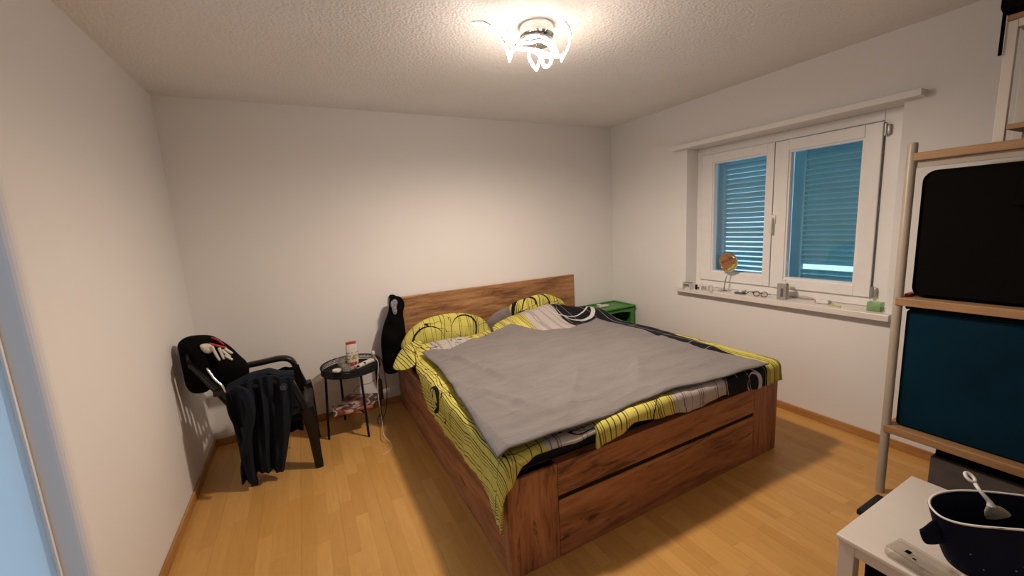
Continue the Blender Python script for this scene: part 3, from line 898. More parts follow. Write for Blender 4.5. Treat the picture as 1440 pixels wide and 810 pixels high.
# ------------------------------------------------------------------ green crate beyond the bed
gc = thing('plastic_crate', 'green plastic crate on its side between the bed and window wall', 'crate', (3.63, -.225, 0))
gx0, gx1, gy0, gy1, gz = 3.375, 3.872, -.395, -.055, .597
bm = NB()
box(bm, gx0, gx1, gy0, gy1, gz-.028, gz-.014, .003)
for a in ((gx0, gx1, gy0, gy0+.022), (gx0, gx1, gy1-.022, gy1), (gx0, gx0+.022, gy0+.022, gy1-.022), (gx1-.022, gx1, gy0+.022, gy1-.022)):
    box(bm, *a, gz-.03, gz, .005)
obj('rim', bm, M['green'], gc)
bm = NB()
for (x0, x1, y0, y1) in ((gx0+.008, gx0+.05, gy0+.01, gy0+.03), (gx1-.06, gx1-.008, gy0+.01, gy0+.03), (gx0+.008, gx0+.02, gy0+.03, gy1-.01), (gx1-.02, gx1-.008, gy0+.03, gy1-.01), (gx0+.02, gx1-.02, gy1-.02, gy1-.008)):
    box(bm, x0, x1, y0, y1, 0, gz-.029, .003)
box(bm, gx0+.02, gx1-.02, gy0+.03, gy1-.02, .28, .295)
box(bm, gx0+.02, gx1-.02, gy0+.03, gy1-.02, .0, .012)
# rounded arch above the opening
n = 14; pts = [(gx0+.05, gz-.03), (gx1-.06, gz-.03)]+[(gx1-.06-(gx1-gx0-.11)*i/n, gz-.055-.0+.02*math.sin(PI*i/n)-.02) for i in range(n+1)]
prism(bm, pts, (Vector((0, 0, 0)), Vector((1, 0, 0)), Vector((0, 0, 1)), Vector((0, 1, 0))), gy0+.012, gy0+.028)
obj('shell', bm, M['green'], gc)
setp(obj('folded_cloth', puff([(3.42, -.30, .31), (3.60, -.34, .305), (3.78, -.30, .31), (3.80, -.20, .42), (3.76, -.16, .50), (3.60, -.18, .52), (3.45, -.16, .50), (3.40, -.22, .42)], (0, -.5, .7), .012, lump=.5, lscale=20), M['greend'], smooth=0), 'dark folded clothes inside the green crate', 'clothes')
c0 = at(848, 429, 2, .605)
ch = thing('charger', 'small white charger lying on top of the green crate', 'charger', (c0.x, c0.y, gz-.014))
bm = NB(); box(bm, c0.x-.06, c0.x+.065, c0.y-.025, c0.y+.03, gz-.0135, gz+.008, .008, 3); obj('body', bm, M['cream'], ch, smooth=.8)
obj('plug', bx(c0.x-.065, c0.x-.02, c0.y-.005, c0.y+.035, gz+.008, gz+.022, .006, 3), M['white'], ch, smooth=.8)

# ------------------------------------------------------------------ tray table
tc_ = Vector((.985, -.300, 0)); RT = .215
tt = thing('tray_table', 'small round black metal tray table with perforated rim beside the bed', 'table', tc_)
bm = lt(tc_, [(0, .484), (RT-.006, .484), (RT-.006, .490), (0, .490)], 48)
tray = obj('tray', bm, M['black_metal'], tt, smooth=.6)
# perforated rim: three hoops with short bars between
bm = NB()
def hoop(z, r, t): tube(bm, [tc_+Vector((r*math.cos(2*PI*k/56), r*math.sin(2*PI*k/56), z)) for k in range(56)], t, 6, closed=True)
hoop(.533, RT, .0055); hoop(.519, RT-.001, .0025); hoop(.506, RT-.001, .0025); hoop(.488, RT-.002, .0055)
for k in range(110):
    a = 2*PI*k/110; p = tc_+Vector((math.cos(a)*(RT-.001), math.sin(a)*(RT-.001), 0))
    tube(bm, [p+Vector((0, 0, .492)), p+Vector((0, 0, .531))], .0021, 4)
obj('rim', bm, M['black_metal'], tray, smooth=.8)
feet = [(.764, -.383), (1.033, -.512), (1.175, -.225), (.905, -.100)]
for fx, fy in feet:
    d_ = Vector((fx-tc_.x, fy-tc_.y, 0)).normalized()
    top = tc_+d_*(RT-.012)
    bm = tb([(fx, fy, .0), (fx, fy, .012), (top.x, top.y, .47), (top.x, top.y, .485)], .0085, 8)
    obj('leg', bm, M['black_metal'], tt, smooth=.8)
bm = NB()
for i, j in ((0, 2), (1, 3)):
    a = Vector(feet[i]+(.19,)); b = Vector(feet[j]+(.19,))
    tube(bm, [a, (a+b)/2+Vector((0, 0, -.012)), b], .006, 8)
obj('cross_brace', bm, M['black_metal'], tt, smooth=.8)

# magazines on the brace
def m_mag(name, seed, cols):
    t = NT(name); v = t.coord('Object', (1, 1, 0), (0, 0, seed), (seed, 0, 0))
    f = t.noise(v, 7, 1, .4, .8)
    nd = t.ramp(f, cols); t.color(nd); t.b.inputs['Roughness'].default_value = .25
    return t.m
magcols = [(.0, (.02, .018, .02)), (.42, (.02, .018, .02)), (.46, (.50, .46, .44)), (.53, (.50, .22, .14)), (.58, (.03, .02, .02)), (.66, (.38, .04, .03)), (.75, (.45, .42, .38))]
for k, (rot, dx, dy, mm) in enumerate(((.35, -.03, -.05, m_mag('magazine cover one', .3, magcols)), (-.15, .045, .04, m_mag('magazine cover two', 1.9, magcols)))):
    z0 = .197+k*.009; bm = NB()
    def mf(u, v, z0=z0): return Vector(((u-.5)*.21, (v-.5)*.28, z0+.008*math.sin(u*PI)*(.4+v)+.004))
    bm = grid_mesh(mf, 14, 14, None, .006)
    bmesh.ops.rotate(bm, cent=(0, 0, 0), matrix=Matrix.Rotation(rot+1.2, 3, 'Z'), verts=bm.verts)
    bmesh.ops.translate(bm, verts=bm.verts, vec=(tc_.x+dx, tc_.y+dy, 0))
    setp(obj('magazine', bm, mm, smooth=.6), ['glossy magazine with red and white cover lying lower on the table brace', 'glossy dark magazine lying uppermost on the crossed legs of the table'][k], 'magazine')

TZ = .4905
# lotion tube, standing
p = at(505, 516, 2, TZ); p.y = max(p.y, -.42)
p = Vector((1.00, -.335, TZ))
lo_ = thing('lotion_bottle', 'tall white bottle with red print and cap standing on the tray table', 'bottle', p)
def oval_stack(c, rows, seg=24):
    bm = NB(); R = []
    for (rx, ry, z) in rows: R.append([bm.verts.new(Vector(c)+Vector((rx*math.copysign(abs(math.cos(a))**.7, math.cos(a)), ry*math.copysign(abs(math.sin(a))**.7, math.sin(a)), z))) for a in [2*PI*k/seg for k in range(seg)]])
    for A_, B_ in zip(R, R[1:]):
        for k in range(seg): bm.faces.new((A_[k], A_[(k+1) % seg], B_[(k+1) % seg], B_[k]))
    bm.faces.new(R[0][::-1]); bm.faces.new(R[-1])
    return bm
def m_lotion():
    t = NT('lotion bottle print'); tc = t.n('ShaderNodeTexCoord'); sp = t.n('ShaderNodeSeparateXYZ'); t.link(tc.outputs['Object'], sp.inputs[0])
    z = sp.outputs[2]; n = t.noise(tc.outputs['Object'], 45, 2)
    def band(a, b, thr):
        return t.math('MULTIPLY', t.math('MULTIPLY', t.math('GREATER_THAN', z, a), t.math('LESS_THAN', z, b)), t.math('GREATER_THAN', n, thr))
    c = t.mix(band(.035, .065, .42), (.62, .58, .54), (.45, .04, .03))
    c = t.mix(band(.085, .12, .47), c, (.38, .32, .04)); c = t.mix(band(.135, .142, .5), c, (.2, .17, .15))
    t.color(c); t.b.inputs['Roughness'].default_value = .35
    return t.m
obj('body', oval_stack(p, [(.034, .020, 0), (.040, .023, .01), (.044, .026, .11), (.042, .021, .18), (.036, .012, .202)]), m_lotion(), lo_, smooth=.8)
obj('cap', oval_stack(p, [(.037, .012, .2022), (.037, .012, .216), (.034, .010, .220)]), M['red'], lo_, smooth=.8)
# glass tumbler
p = Vector((.955, -.36, TZ))
def tumbler(name, p, r, h, label, m):
    bm = lt(p, [(0, 0), (r*.85, 0), (r, h), (r-.003, h), (r*.85-.003, .008), (0, .008)], 24)
    return setp(obj(name, bm, m, smooth=.6), label, 'glass')
tumbler('drinking_glass', Vector((.925, -.30, TZ)), .036, .095, 'clear drinking glass standing behind the white lidded jar', M['clear'])
tumbler('drinking_glass', Vector((.945, -.395, TZ)), .030, .065, 'low clear glass in front, between the jar and the white bottle', M['clear'])
# jar with white lid
p = Vector((.875, -.405, TZ)); j = thing('jar', 'small dark jar with a white lid on the tray table', 'jar', p)
obj('body', lt(p, [(0, 0), (.027, 0), (.028, .03), (0, .03)], 24), M['black_plastic'], j, smooth=.6)
obj('lid', lt(p, [(0, .0301), (.030, .0301), (.031, .034), (.031, .044), (.028, .047), (0, .047)], 24), M['white'], j, smooth=.6)
# white blister / box lying across the front edge
bm = bx(-.075, .075, -.024, .024, 0, .022, .006, 3)
bmesh.ops.rotate(bm, cent=(0, 0, 0), matrix=Matrix.Rotation(-.12, 3, 'Y') @ Matrix.Rotation(.42, 3, 'Z'), verts=bm.verts)
bmesh.ops.translate(bm, verts=bm.verts, vec=(1.075, -.385, TZ+.034))
rb = setp(obj('remote_control', bm, M['cream'], smooth=.6), 'white device with dark round keys lying against the tray rim', 'remote')
for i, (px_, py_) in enumerate(((503.5, 514), (512.5, 509.5), (520, 505.5))):
    c = at(px_, py_, 2, TZ+.062-.004*i)
    obj('button', lt(c+Vector((0, 0, -.012)), [(0, 0), (.010, 0), (.010, .012), (0, .014)], 14), M['black_plastic'], rb, smooth=.6)
# little bottle with white cap at the right rim
p = Vector((1.165, -.235, TZ)); sb_ = thing('small_bottle', 'little clear bottle with white cap at the right of the tray', 'bottle', p)
obj('body', lt(p, [(0, 0), (.017, 0), (.018, .045), (.011, .06), (0, .06)], 20), M['clear'], sb_, smooth=.6)
obj('cap', lt(p, [(0, .0601), (.014, .0601), (.014, .082), (.012, .085), (0, .085)], 20), M['white'], sb_, smooth=.6)
# power strip hanging off the table, cables
ps = thing('power_strip', 'black hanging power strip with cables at the right of the tray table', 'power strip', at(537, 560, 1, -.40))
pa, pb = at(534, 533, 1, -.42), at(537, 561, 1, -.42)
bm = NB(); d_ = (pa-pb)
box(bm, -.016, .016, -.014, .014, 0, d_.length, .005); bmesh.ops.rotate(bm, cent=(0, 0, 0), matrix=d_.to_track_quat('Z', 'Y').to_matrix(), verts=bm.verts); bmesh.ops.translate(bm, verts=bm.verts, vec=pb)
obj('socket_block', bm, M['black_plastic'], ps, smooth=.7)
obj('cable', tb([at(534, 533, 1, -.42), at(530, 515, 1, -.44), at(531, 506, 1, -.42), at(536, 505, 1, -.40), at(540, 520, 1, -.38), at(544, 550, 1, -.33), at(543, 575, 1, -.28), at(540, 585, 1, -.28), at(534, 597, 1, -.33), at(531, 590, 1, -.36), at(535, 580, 1, -.38), at(536, 561, 1, -.41)], .0032, 7, 6), M['black_plastic'], ps, smooth=0)
setp(obj('charging_cable', tb([at(528, 503, 1, -.42), at(532, 512, 1, -.45), at(531, 540, 1, -.45), at(533, 565, 1, -.45), at(537, 590, 1, -.40), at(540, 612, 2, .05), at(549, 622, 2, .006), at(551, 630, 2, .004), at(545, 636, 2, .004), at(538, 640, 2, .004)], .0028, 7, 6), M['cream'], smooth=0), 'thin pale cable running from the tray table down to the floor', 'cable')
setp(obj('thin_wire', tb([at(497, 552, 1, -.12), at(500, 546, 1, -.15), at(508, 541, 1, -.2), at(520, 539, 1, -.3), at(529, 531, 1, -.42), at(532, 520, 1, -.44)], .0018, 6, 6), M['black_plastic'], smooth=0), 'thin dark wire looping under the tray of the round table', 'wire')
setp(obj('power_cable', tb([at(545, 575, 1, -.02), at(500, 590, 1, -.022), at(470, 594, 1, -.022), at(440, 600, 1, -.022), at(420, 604, 1, -.022)], .003, 6, 5), M['black_plastic'], smooth=0), 'dark cable lying along the back skirting behind the tray table', 'cable')

# ------------------------------------------------------------------ garden chair
ca = thing('garden_chair', 'black plastic garden armchair in the left corner, draped with clothes', 'chair', (.42, -.52, 0))
SY0, SY1 = -.755, -.285   # near and far side
def sweep_rect(bm, pts, wds, hts, side=Vector((0, 1, 0))):
    """rounded rectangular section swept along pts; wds along side, hts across"""
    P = [Vector(p) for p in pts]; R = []
    for i, p in enumerate(P):
        a = P[max(0, i-1)]; b = P[min(len(P)-1, i+1)]; t = (b-a).normalized(); s = (side-t*side.dot(t)).normalized(); n = t.cross(s)
        w2, h2 = wds[i]/2, hts[i]/2; c = .3
        prof = [(w2, h2*(1-c*1.6)), (w2*(1-c), h2), (-w2*(1-c), h2), (-w2, h2*(1-c*1.6)), (-w2, -h2*(1-c*1.6)), (-w2*(1-c), -h2), (w2*(1-c), -h2), (w2, -h2*(1-c*1.6))]
        R.append([bm.verts.new(p+s*q[0]+n*q[1]) for q in prof])
    for A_, B_ in zip(R, R[1:]):
        for k in range(8): bm.faces.new((A_[k], A_[(k+1) % 8], B_[(k+1) % 8], B_[k]))
    bm.faces.new(R[0][::-1]); bm.faces.new(R[-1]); bmesh.ops.recalc_face_normals(bm, faces=bm.faces)
    return bm
# seat: dished panel with rolled front
def seatf(u, v):
    x = .275+.425*u; y = SY0+(SY1-SY0)*v
    z = .415+.020*abs(2*v-1)**2.5+.02*u-.008*math.sin(PI*u)
    if u > .86: z -= (u-.86)**2*2.2
    return Vector((x, y, z))
obj('seat', grid_mesh(seatf, 20, 16, None, .034), M['black_plastic'], ca, smooth=.9)
# backrest with slots: frame + vertical slats, leaning back
def backpt(u, v):   # u across (0 near..1 far), v up
    y = SY0+.03+(SY1-SY0-.06)*u; z = .44+.40*v
    x = .305-.205*v-.03*math.sin(PI*u)
    z += .035*math.sin(PI*u)*v
    return Vector((x, y, z))
bm = NB()
for u0 in [i/6 for i in range(7)]:
    P = [backpt(u0, k/8) for k in range(9)]; wd2 = .035 if u0 not in (0, 1) else .045
    sweep_rect(bm, P, [wd2]*9, [.014]*9)
P = [backpt(k/12, 1.0) for k in range(13)]; sweep_rect(bm, P, [.065]*13, [.016]*13, Vector((0, 0, 1)))
P = [backpt(k/12, .08) for k in range(13)]; sweep_rect(bm, P, [.05]*13, [.014]*13, Vector((0, 0, 1)))
obj('backrest', bm, M['black_plastic'], ca, smooth=.9)
for y, s in ((SY0, -1), (SY1, 1)):
    yy = y+s*.015
    P = catmull([(.20, y+s*0, .650), (.28, yy, .650), (.40, yy, .655), (.52, yy, .660), (.585, yy, .635), (.615, yy, .56), (.645, yy, .46), (.655, yy, .425)], 4)
    n = len(P); sweep_rect(bm := NB(), P, [.052+.016*math.sin(PI*i/n) for i in range(n)], [.034]*n)
    obj('armrest', bm, M['black_plastic'], ca, smooth=.9)
    # front leg: L-section, wide at the top
    P = [(.655, y-s*.00, .445), (.665, y, .40), (.675, y+s*.0, .25), (.680, y-s*-.0, .10), (.684, y, .0)]
    P = [(x, yv+(0 if s > 0 else .03*(1-z/.445)), z) for (x, yv, z) in P]
    sweep_rect(bm := NB(), P, [.10, .088, .074, .066, .062], [.082, .076, .062, .054, .050])
    obj('leg', bm, M['black_plastic'], ca, smooth=.9)
    P = [(.315, y, .42), (.315, y, .25), (.312, y, 0)]
    P = [(x, yv+(0 if s > 0 else .03*(1-z/.42)), z) for (x, yv, z) in P]
    sweep_rect(bm := NB(), P, [.07, .055, .045], [.05, .042, .036])
    obj('leg', bm, M['black_plastic'], ca, smooth=.9)

# black garments bundled over the backrest
pl = [(246, 500), (250, 484), (262, 474), (282, 471), (300, 473), (322, 486), (336, 499), (347, 510), (350, 524), (344, 540), (330, 552), (316, 548), (305, 538), (290, 551), (272, 553), (256, 545), (248, 528)]
def bx_plane(x, y):
    # hanging plane leans from the left wall to the chair back
    k = (x-246)/(350-246)
    return at(x, y, 1, -.60+.22*k)
cl = thing('clothes_bundle', 'bulky bundle of black clothes over the back of the garden chair', 'clothes', bx_plane(290, 553))
P = [bx_plane(x, y) for x, y in pl]
P = [Vector((max(.035, q.x), q.y, q.z)) for q in P]
obj('jacket', puff(P, (.35, -1, .25), .13, lump=.30, seed=4, lscale=7, rings=14, n_out=100, back=.9), M['black_cloth'], cl, smooth=0)
# second black garment hanging on the seat side
setp(obj('trousers', grid_mesh(lambda u, v: Vector((.44+.19*u+.02*math.sin(v*5), -.30-.18*u*0-.12+.02*math.sin(u*14+v*3), .63-(.45+.12*(1-u)*0)*v-.03*u*v)), 22, 20, None, .014), M['black_cloth'], smooth=0), 'black garment hanging over the seat behind the navy jacket', 'clothes')
# white and red garment end poking out of the bundle
gv = thing('work_glove', 'crumpled white and red glove tucked into the black clothes bundle', 'glove', bx_plane(300, 505)+Vector((.03, -.15, 0)))
def gp(x, y, d=.0): return at(x, y, 1, -.655-d+.0*x)
obj('palm', puff([gp(281, 486), (gp(290, 483)), gp(298, 485), gp(301, 492), gp(294, 497), gp(286, 495)], (0, -1, .2), .016, rings=6, lump=.6, lscale=50), M['cream'], gv, smooth=0)
for q in (((298, 487), (303, 497), (309, 507)), ((308, 489), (312, 498), (315, 505)), ((316, 490), (322, 494), (327, 497)), ((316, 499), (322, 503), (327, 506)), ((312, 492), (318, 497), (324, 502))):
    obj('finger', tb([gp(*c, .012) for c in q], [.008, .008, .006], 10, 4), M['cream'], gv, smooth=0)
obj('cuff', tb([gp(294, 483, 0), gp(301, 485, 0), gp(309, 487, 0), gp(318, 489, -.02)], [.006, .007, .006], 10, 4), M['red'], gv, smooth=0)
obj('trim_stripe', tb([gp(297, 475, -.08), gp(306, 478, -.08), gp(315, 485, -.08)], [.005, .006, .005], 10, 4), M['red'], gv, smooth=0)
# pale bar added as the highlight along the chair backrest edge
setp(obj('backrest_highlight', tb([at(291, 518, 1, -.77), at(302, 533, 1, -.79), at(312, 542, 1, -.80), at(318, 552, 1, -.81)], .006, 8, 5), M['chrome'], smooth=0), 'pale shiny bar added as the backrest edge highlight between the black bundle and navy jacket', 'highlight')

# navy jacket over the near armrest
NYJ = -.80
Lj = [at(x, y, 1, NYJ+.0) for x, y in ((317, 550), (325, 585), (333, 625), (338, 660), (342, 686))]
Rj = [at(x, y, 1, NYJ) for x, y in ((413, 529), (412, 560), (409, 600), (404, 640), (400, 664))]
Tj = [at(x, y, 1, NYJ) for x, y in ((317, 550), (335, 541), (350, 533), (365, 529), (378, 526), (395, 530), (413, 529))]
Bj = [at(x, y, 1, NYJ) for x, y in ((342, 686), (352, 684), (362, 672), (376, 667), (388, 669), (400, 664))]
for q in Lj+Rj+Bj:
    if q.z < .03: q.z = .03
cj = coons(Bj, Rj[::-1], Tj, Lj[::-1])
def jf(u, v):
    p = cj(u, v)
    fold = .030*math.sin(u*19+1.2*math.sin(v*4))*(1-v*.6)+.014*math.sin(u*37+v*6)+.012*noise.noise(Vector((u*6, v*6, 0)))
    p.y += fold*min(1, (1-v)*5+.25) - .012 + .05*(1-v)
    return p
nj = thing('hooded_sweater', 'navy blue sweater draped over the near armrest, hanging to the floor', 'sweater', (Bj[2].x, NYJ, 0))
obj('front', grid_mesh(jf, 70, 60, None, .012), M['navy_cloth'], nj, smooth=0)
# over the arm and the short far side
def jo(u, v):
    p = cj(u, 1.0); a = v*PI
    return Vector((p.x, p.y+.012+.052*(1-math.cos(a)), p.z-.002+.018*math.sin(a)-(.0 if v < .9 else (v-.9)*1.2)))
def jo2(u, v):
    if v < .35: return jo(u, v/.35)
    p = jo(u, 1.0); k = (v-.35)/.65; return p+Vector((0, .012*math.sin(u*13), -.22*k))
obj('back', grid_mesh(jo2, 50, 26, None, .010), M['navy_cloth'], nj, smooth=0)
# sleeve knot fold on the left
obj('sleeve', tb([at(330, 545, 1, NYJ-.04), at(345, 552, 1, NYJ-.06), at(352, 575, 1, NYJ-.06), at(349, 605, 1, NYJ-.05), at(342, 640, 1, NYJ-.04)], [.022, .034, .040, .034, .022], 14, 6, flat=.6), M['navy_cloth'], nj, smooth=0)
c = at(399, 544, 1, NYJ-.030)
M['badge'] = plain('dark round badge', (.035, .04, .055), .6, var=.5, vscale=90)
bg = NB(); lathe(bg, c, [(0, .006), (.009, .006), (.011, .003), (.016, .003), (.018, .008), (.020, .008), (.020, 0), (0, 0)], 24, axis=Vector((0, -1, .1))); bmesh.ops.recalc_face_normals(bg, faces=bg.faces)
obj('badge', bg, M['badge'], nj, smooth=.5, label='round dark badge with a small figure')

# ------------------------------------------------------------------ rack on the right
RX, RY = 3.335, -2.712
rk = thing('shelving_rack', 'tall rack with beige tube posts and three wooden shelves', 'shelf', (3.53, -3.3, 0))
RX2 = 3.72; RYE = -4.05
for (x, y) in ((RX+.012, RY+.0), (RX2, -3.35), (RX+.012, RYE), (RX2, RYE)):
    bm = lt((x, y, 0), [(0, 0), (.019, 0), (.019, 1.792), (.016, 1.80), (0, 1.80)], 18)
    obj('post', bm, M['beige_post'], rk, smooth=.6)
for z0, z1 in ((1.715, 1.752), (1.027, 1.066), (.352, .392)):
    obj('shelf_board', bx(RX-.012, RX2+.02, RYE-.02, RY-.012 if z0 > 1.5 else RY+.004, z0, z1, .004), M['shelfwood'], rk)
obj('underside_rail', bx(RX+.012, RX+.032, RYE, RY-.02, 1.685, 1.714), M['beige_post'], rk, label='grey rail under the top shelf')

# suitcase on the middle shelf
cs = thing('suitcase', 'big black soft suitcase with rounded corners on the middle shelf', 'suitcase', (3.5, -3.2, 1.067))
def rounded_slab(x0, x1, y0, y1, z0, z1, r, bev):
    bm = NB(); pts = []
    for (cy, cz, a0) in ((y1-r, z1-r, 0), (y0+r, z1-r, PI/2), (y0+r, z0+r, PI), (y1-r, z0+r, 1.5*PI)):
        for k in range(7): a = a0+PI/2*k/6; pts.append((cy+r*math.cos(a), cz+r*math.sin(a)))
    prism(bm, pts, (Vector((0, 0, 0)), Vector((0, 1, 0)), Vector((0, 0, 1)), Vector((1, 0, 0))), x0, x1)
    es = [e for e in bm.edges if abs(e.verts[0].co.x-e.verts[1].co.x) < 1e-5]
    bmesh.ops.bevel(bm, geom=es, offset=bev, segments=4, affect='EDGES')
    return bm
obj('shell', rounded_slab(3.370, 3.62, -3.62, -2.745, 1.0665, 1.668, .05, .018), M['black_case'], cs, smooth=.7)
obj('side_handle', tb([(3.372, -3.05, 1.50), (3.345, -3.06, 1.50), (3.345, -3.28, 1.50), (3.372, -3.29, 1.50)], .009, 8, 4), M['black_cloth'], cs, smooth=0)
setp(obj('notebook', bx(3.38, 3.50, -2.744, -2.722, 1.0665, 1.080, .002), M['red']), 'thin dark red notebook poking out left of the black suitcase', 'notebook')
# teal box
tbx = thing('storage_box', 'large dark teal storage box filling the lower shelf of the rack', 'box', (3.5, -3.3, .3925))
bm = rounded_slab(3.370, 3.68, -3.75, -2.738, .3925, 1.005, .02, .01)
obj('body', bm, M['teal_box'], tbx, smooth=.7)
obj('lid', rounded_slab(3.368, 3.69, -3.76, -2.734, 1.0055, 1.022, .006, .003), M['black_case'], tbx, smooth=.7)
# grey box on the floor
gb = thing('fabric_box', 'grey fabric box with black top edge on the floor under the rack', 'box', (3.5, -3.25, 0))
obj('body', bx(3.372, 3.64, -3.6, -2.880, 0, .285, .006), M['greybox'], gb)
obj('top_edge', bx(3.395, 3.63, -3.59, -2.890, .2855, .345, .004), M['black_case'], gb, label='black rim')
obj('clip', tb([at(1347, 633, 0, 3.39), at(1344, 637, 0, 3.385)], .004, 8), M['white'], gb)
# low black thing on the floor next to the rack
setp(obj('shoe_box', bx(3.05, 3.27, -3.25, -2.728, 0, .026, .006), M['black_plastic']), 'low flat black box on the floor behind the white side table', 'box')

# white frame rack standing on the top shelf
wr_ = thing('small_shelf', 'white framed little shelf with wooden boards standing on the top shelf', 'shelf', (3.52, -3.2, 1.7525))
for (x, y) in ((3.40, -2.965), (3.64, -2.965), (3.40, -3.62), (3.64, -3.62)):
    obj('post', bx(x-.010, x+.016, y-.016, y+.016, 1.7525, 2.225, .002), M['table_white'], wr_)
for z in (1.80, 2.226):
    obj('board', bx(3.385, 3.66, -3.64, -2.95 if z > 2 else -2.985, z, z+.022, .003), M['shelfwood'], wr_)
obj('rail', bx(3.388, 3.402, -3.603, -2.982, 2.196, 2.225), M['table_white'], wr_)
bb = thing('handbag', 'black bag on the very top of the white little shelf', 'bag', (3.5, -3.2, 2.2485))
obj('body', rounded_slab(3.38, 3.6, -3.5, -2.925, 2.2485, 2.44, .045, .02), M['black_cloth'], bb, smooth=.7)
obj('strap', bx(3.380, 3.386, -2.948, -2.937, 2.10, 2.27, .001), M['black_cloth'], bb)
setp(obj('round_cushion', lt((3.50, -3.13, 1.8225), [(0, 0), (.06, 0), (.095, .03), (.10, .07), (.075, .115), (.03, .13), (0, .13)], 26), M['black_cloth'], smooth=.8), 'round black cap resting inside the white little shelf', 'cap')

# ------------------------------------------------------------------ white side table
ZT = .462
sx0, sx1, sy1, sy0 = 2.200, 2.775, -2.993, -3.54
st = thing('side_table', 'white square side table in the near right corner', 'table', ((sx0+sx1)/2, (sy0+sy1)/2, 0))
obj('tabletop', bx(sx0, sx1, sy0, sy1, ZT-.018, ZT, .004, 3), M['table_white'], st, smooth=.6)
bm = NB()
box(bm, sx0+.010, sx0+.028, sy0+.05, sy1-.05, ZT-.054, ZT-.0185); box(bm, sx1-.028, sx1-.010, sy0+.05, sy1-.05, ZT-.054, ZT-.0185)
box(bm, sx0+.05, sx1-.05, sy1-.028, sy1-.010, ZT-.054, ZT-.0185); box(bm, sx0+.05, sx1-.05, sy0+.010, sy0+.028, ZT-.054, ZT-.0185)
obj('apron', bm, M['table_white'], st)
for x in (sx0+.006, sx1-.05):
    for y in (sy0+.006, sy1-.05):
        obj('leg', bx(x, x+.044, y, y+.044, 0, ZT-.0185, .002), M['table_white'], st)
obj('lower_shelf', bx(sx0+.051, sx1-.051, sy0+.051, sy1-.051, .08, .098), M['table_white'], st)
setp(obj('under_table_shade', bx(sx0+.055, sx1-.06, sy0+.06, sy1-.06, .0985, .385, .01), M['black_case']), 'black box added as the dark shade beneath the white side table', 'box')  # black block added for the shadow in the space under the tabletop

# navy basket
bc = Vector((2.455, -3.325, ZT)); A = Vector((.722, -.692, 0)).normalized(); Bv = Vector((.692, .722, 0)).normalized()
bk = thing('fabric_basket', 'navy fabric basket with white piped rim on the white side table', 'basket', bc)
def ring_pt(a, ra, rb_, z, wob=0):
    x = ra*math.copysign(abs(math.cos(a))**.9, math.cos(a)); y = rb_*math.copysign(abs(math.sin(a))**.85, math.sin(a))
    return bc+A*x+Bv*y+Vector((0, 0, z+wob))
def rimz(a): return .180-.014*math.cos(2*a)+.005*math.sin(3*a)
def basket(u, v):
    a = 2*PI*u; k = v; ra = .155+.055*k**.8; rb_ = .074+.016*k
    p = ring_pt(a, ra, rb_, rimz(a)*k); p += (p-bc).normalized()*.007*noise.noise(p*14); return p
bm = NB(); NU, NV = 64, 14
rows = [[bm.verts.new(basket(i/NU, j/NV)) for i in range(NU)] for j in range(NV+1)]
inn = [[bm.verts.new(bc+(Vector((basket(i/NU, j/NV)-bc).to_tuple())*1.0)*Vector((1, 1, 1)).x*1.0 - (A*(basket(i/NU, j/NV)-bc).dot(A)+Bv*(basket(i/NU, j/NV)-bc).dot(Bv))*.045+Vector((0, 0, .006 if j == 0 else 0))) for i in range(NU)] for j in range(NV+1)]
for R in (rows, inn):
    for j in range(NV):
        for i in range(NU): bm.faces.new((R[j][i], R[j][(i+1) % NU], R[j+1][(i+1) % NU], R[j+1][i]))
    bm.faces.new(R[0])
for i in range(NU): bm.faces.new((rows[NV][i], rows[NV][(i+1) % NU], inn[NV][(i+1) % NU], inn[NV][i]))
bmesh.ops.recalc_face_normals(bm, faces=bm.faces)
obj('body', bm, M['navy_felt'], bk, smooth=.8)
obj('piping', tube(NB(), [ring_pt(2*PI*i/64, 0.2075, .0885, rimz(2*PI*i/64)+.001) for i in range(64)], .0032, 6, closed=True), M['white'], bk, smooth=0)
hp = at(1303, 715, 2, ZT+.16); h0 = bc-A*.185+Vector((0, 0, .115))
q = [bc-A*.188+Vector((0, 0, .150)), at(1298, 742, 2, ZT+.125), at(1293, 747, 2, ZT+.12), at(1303, 765, 2, ZT+.09), bc-A*.165+Vector((0, 0, .07)), bc-A*.17+Vector((0, 0, .11))]
obj('handle_tab', puff(q, Vector((-.5, -.8, 0)), .006, rings=4, lump=.2), M['navy_felt'], bk, smooth=0)
# brush
br = thing('pastry_brush', 'white plastic brush with looped handle lying across the navy basket', 'brush', at(1395, 725, 2, ZT+.15))
pA = at(1378, 690, 2, ZT+.218); pB = at(1391, 705, 2, ZT+.195); lc0 = at(1364, 671, 2, ZT+.232); lc1 = at(1372, 681, 2, ZT+.225); pC = at(1394, 712, 2, ZT+.182)
dirv = (lc0-pB).normalized(); sidev = dirv.cross(Vector((0, 0, 1))).normalized()
obj('handle', tb([lc1, pA, pB, pC], [.0055, .0045, .006, .010], 10, 5), M['white'], br, smooth=0)
obj('loop', tube(NB(), [lc0+dirv*.014*math.cos(2*PI*k/24)+sidev*.0095*math.sin(2*PI*k/24) for k in range(24)], .0045, 8, closed=True), M['white'], br, smooth=0)
pD = at(1404, 726, 2, ZT+.150); ax = (pD-pC).normalized()
bm = NB(); R = []
sd = ax.cross((pC-CAM).normalized()).normalized(); nn = ax.cross(sd)
for k, (w2, h2) in enumerate(((.011, .007), (.021, .009), (.026, .009), (.027, .008))):
    c = pC+(pD-pC)*k/3*1.05; R.append([bm.verts.new(c+sd*w2*math.cos(2*PI*i/20)+nn*h2*math.sin(2*PI*i/20)) for i in range(20)])
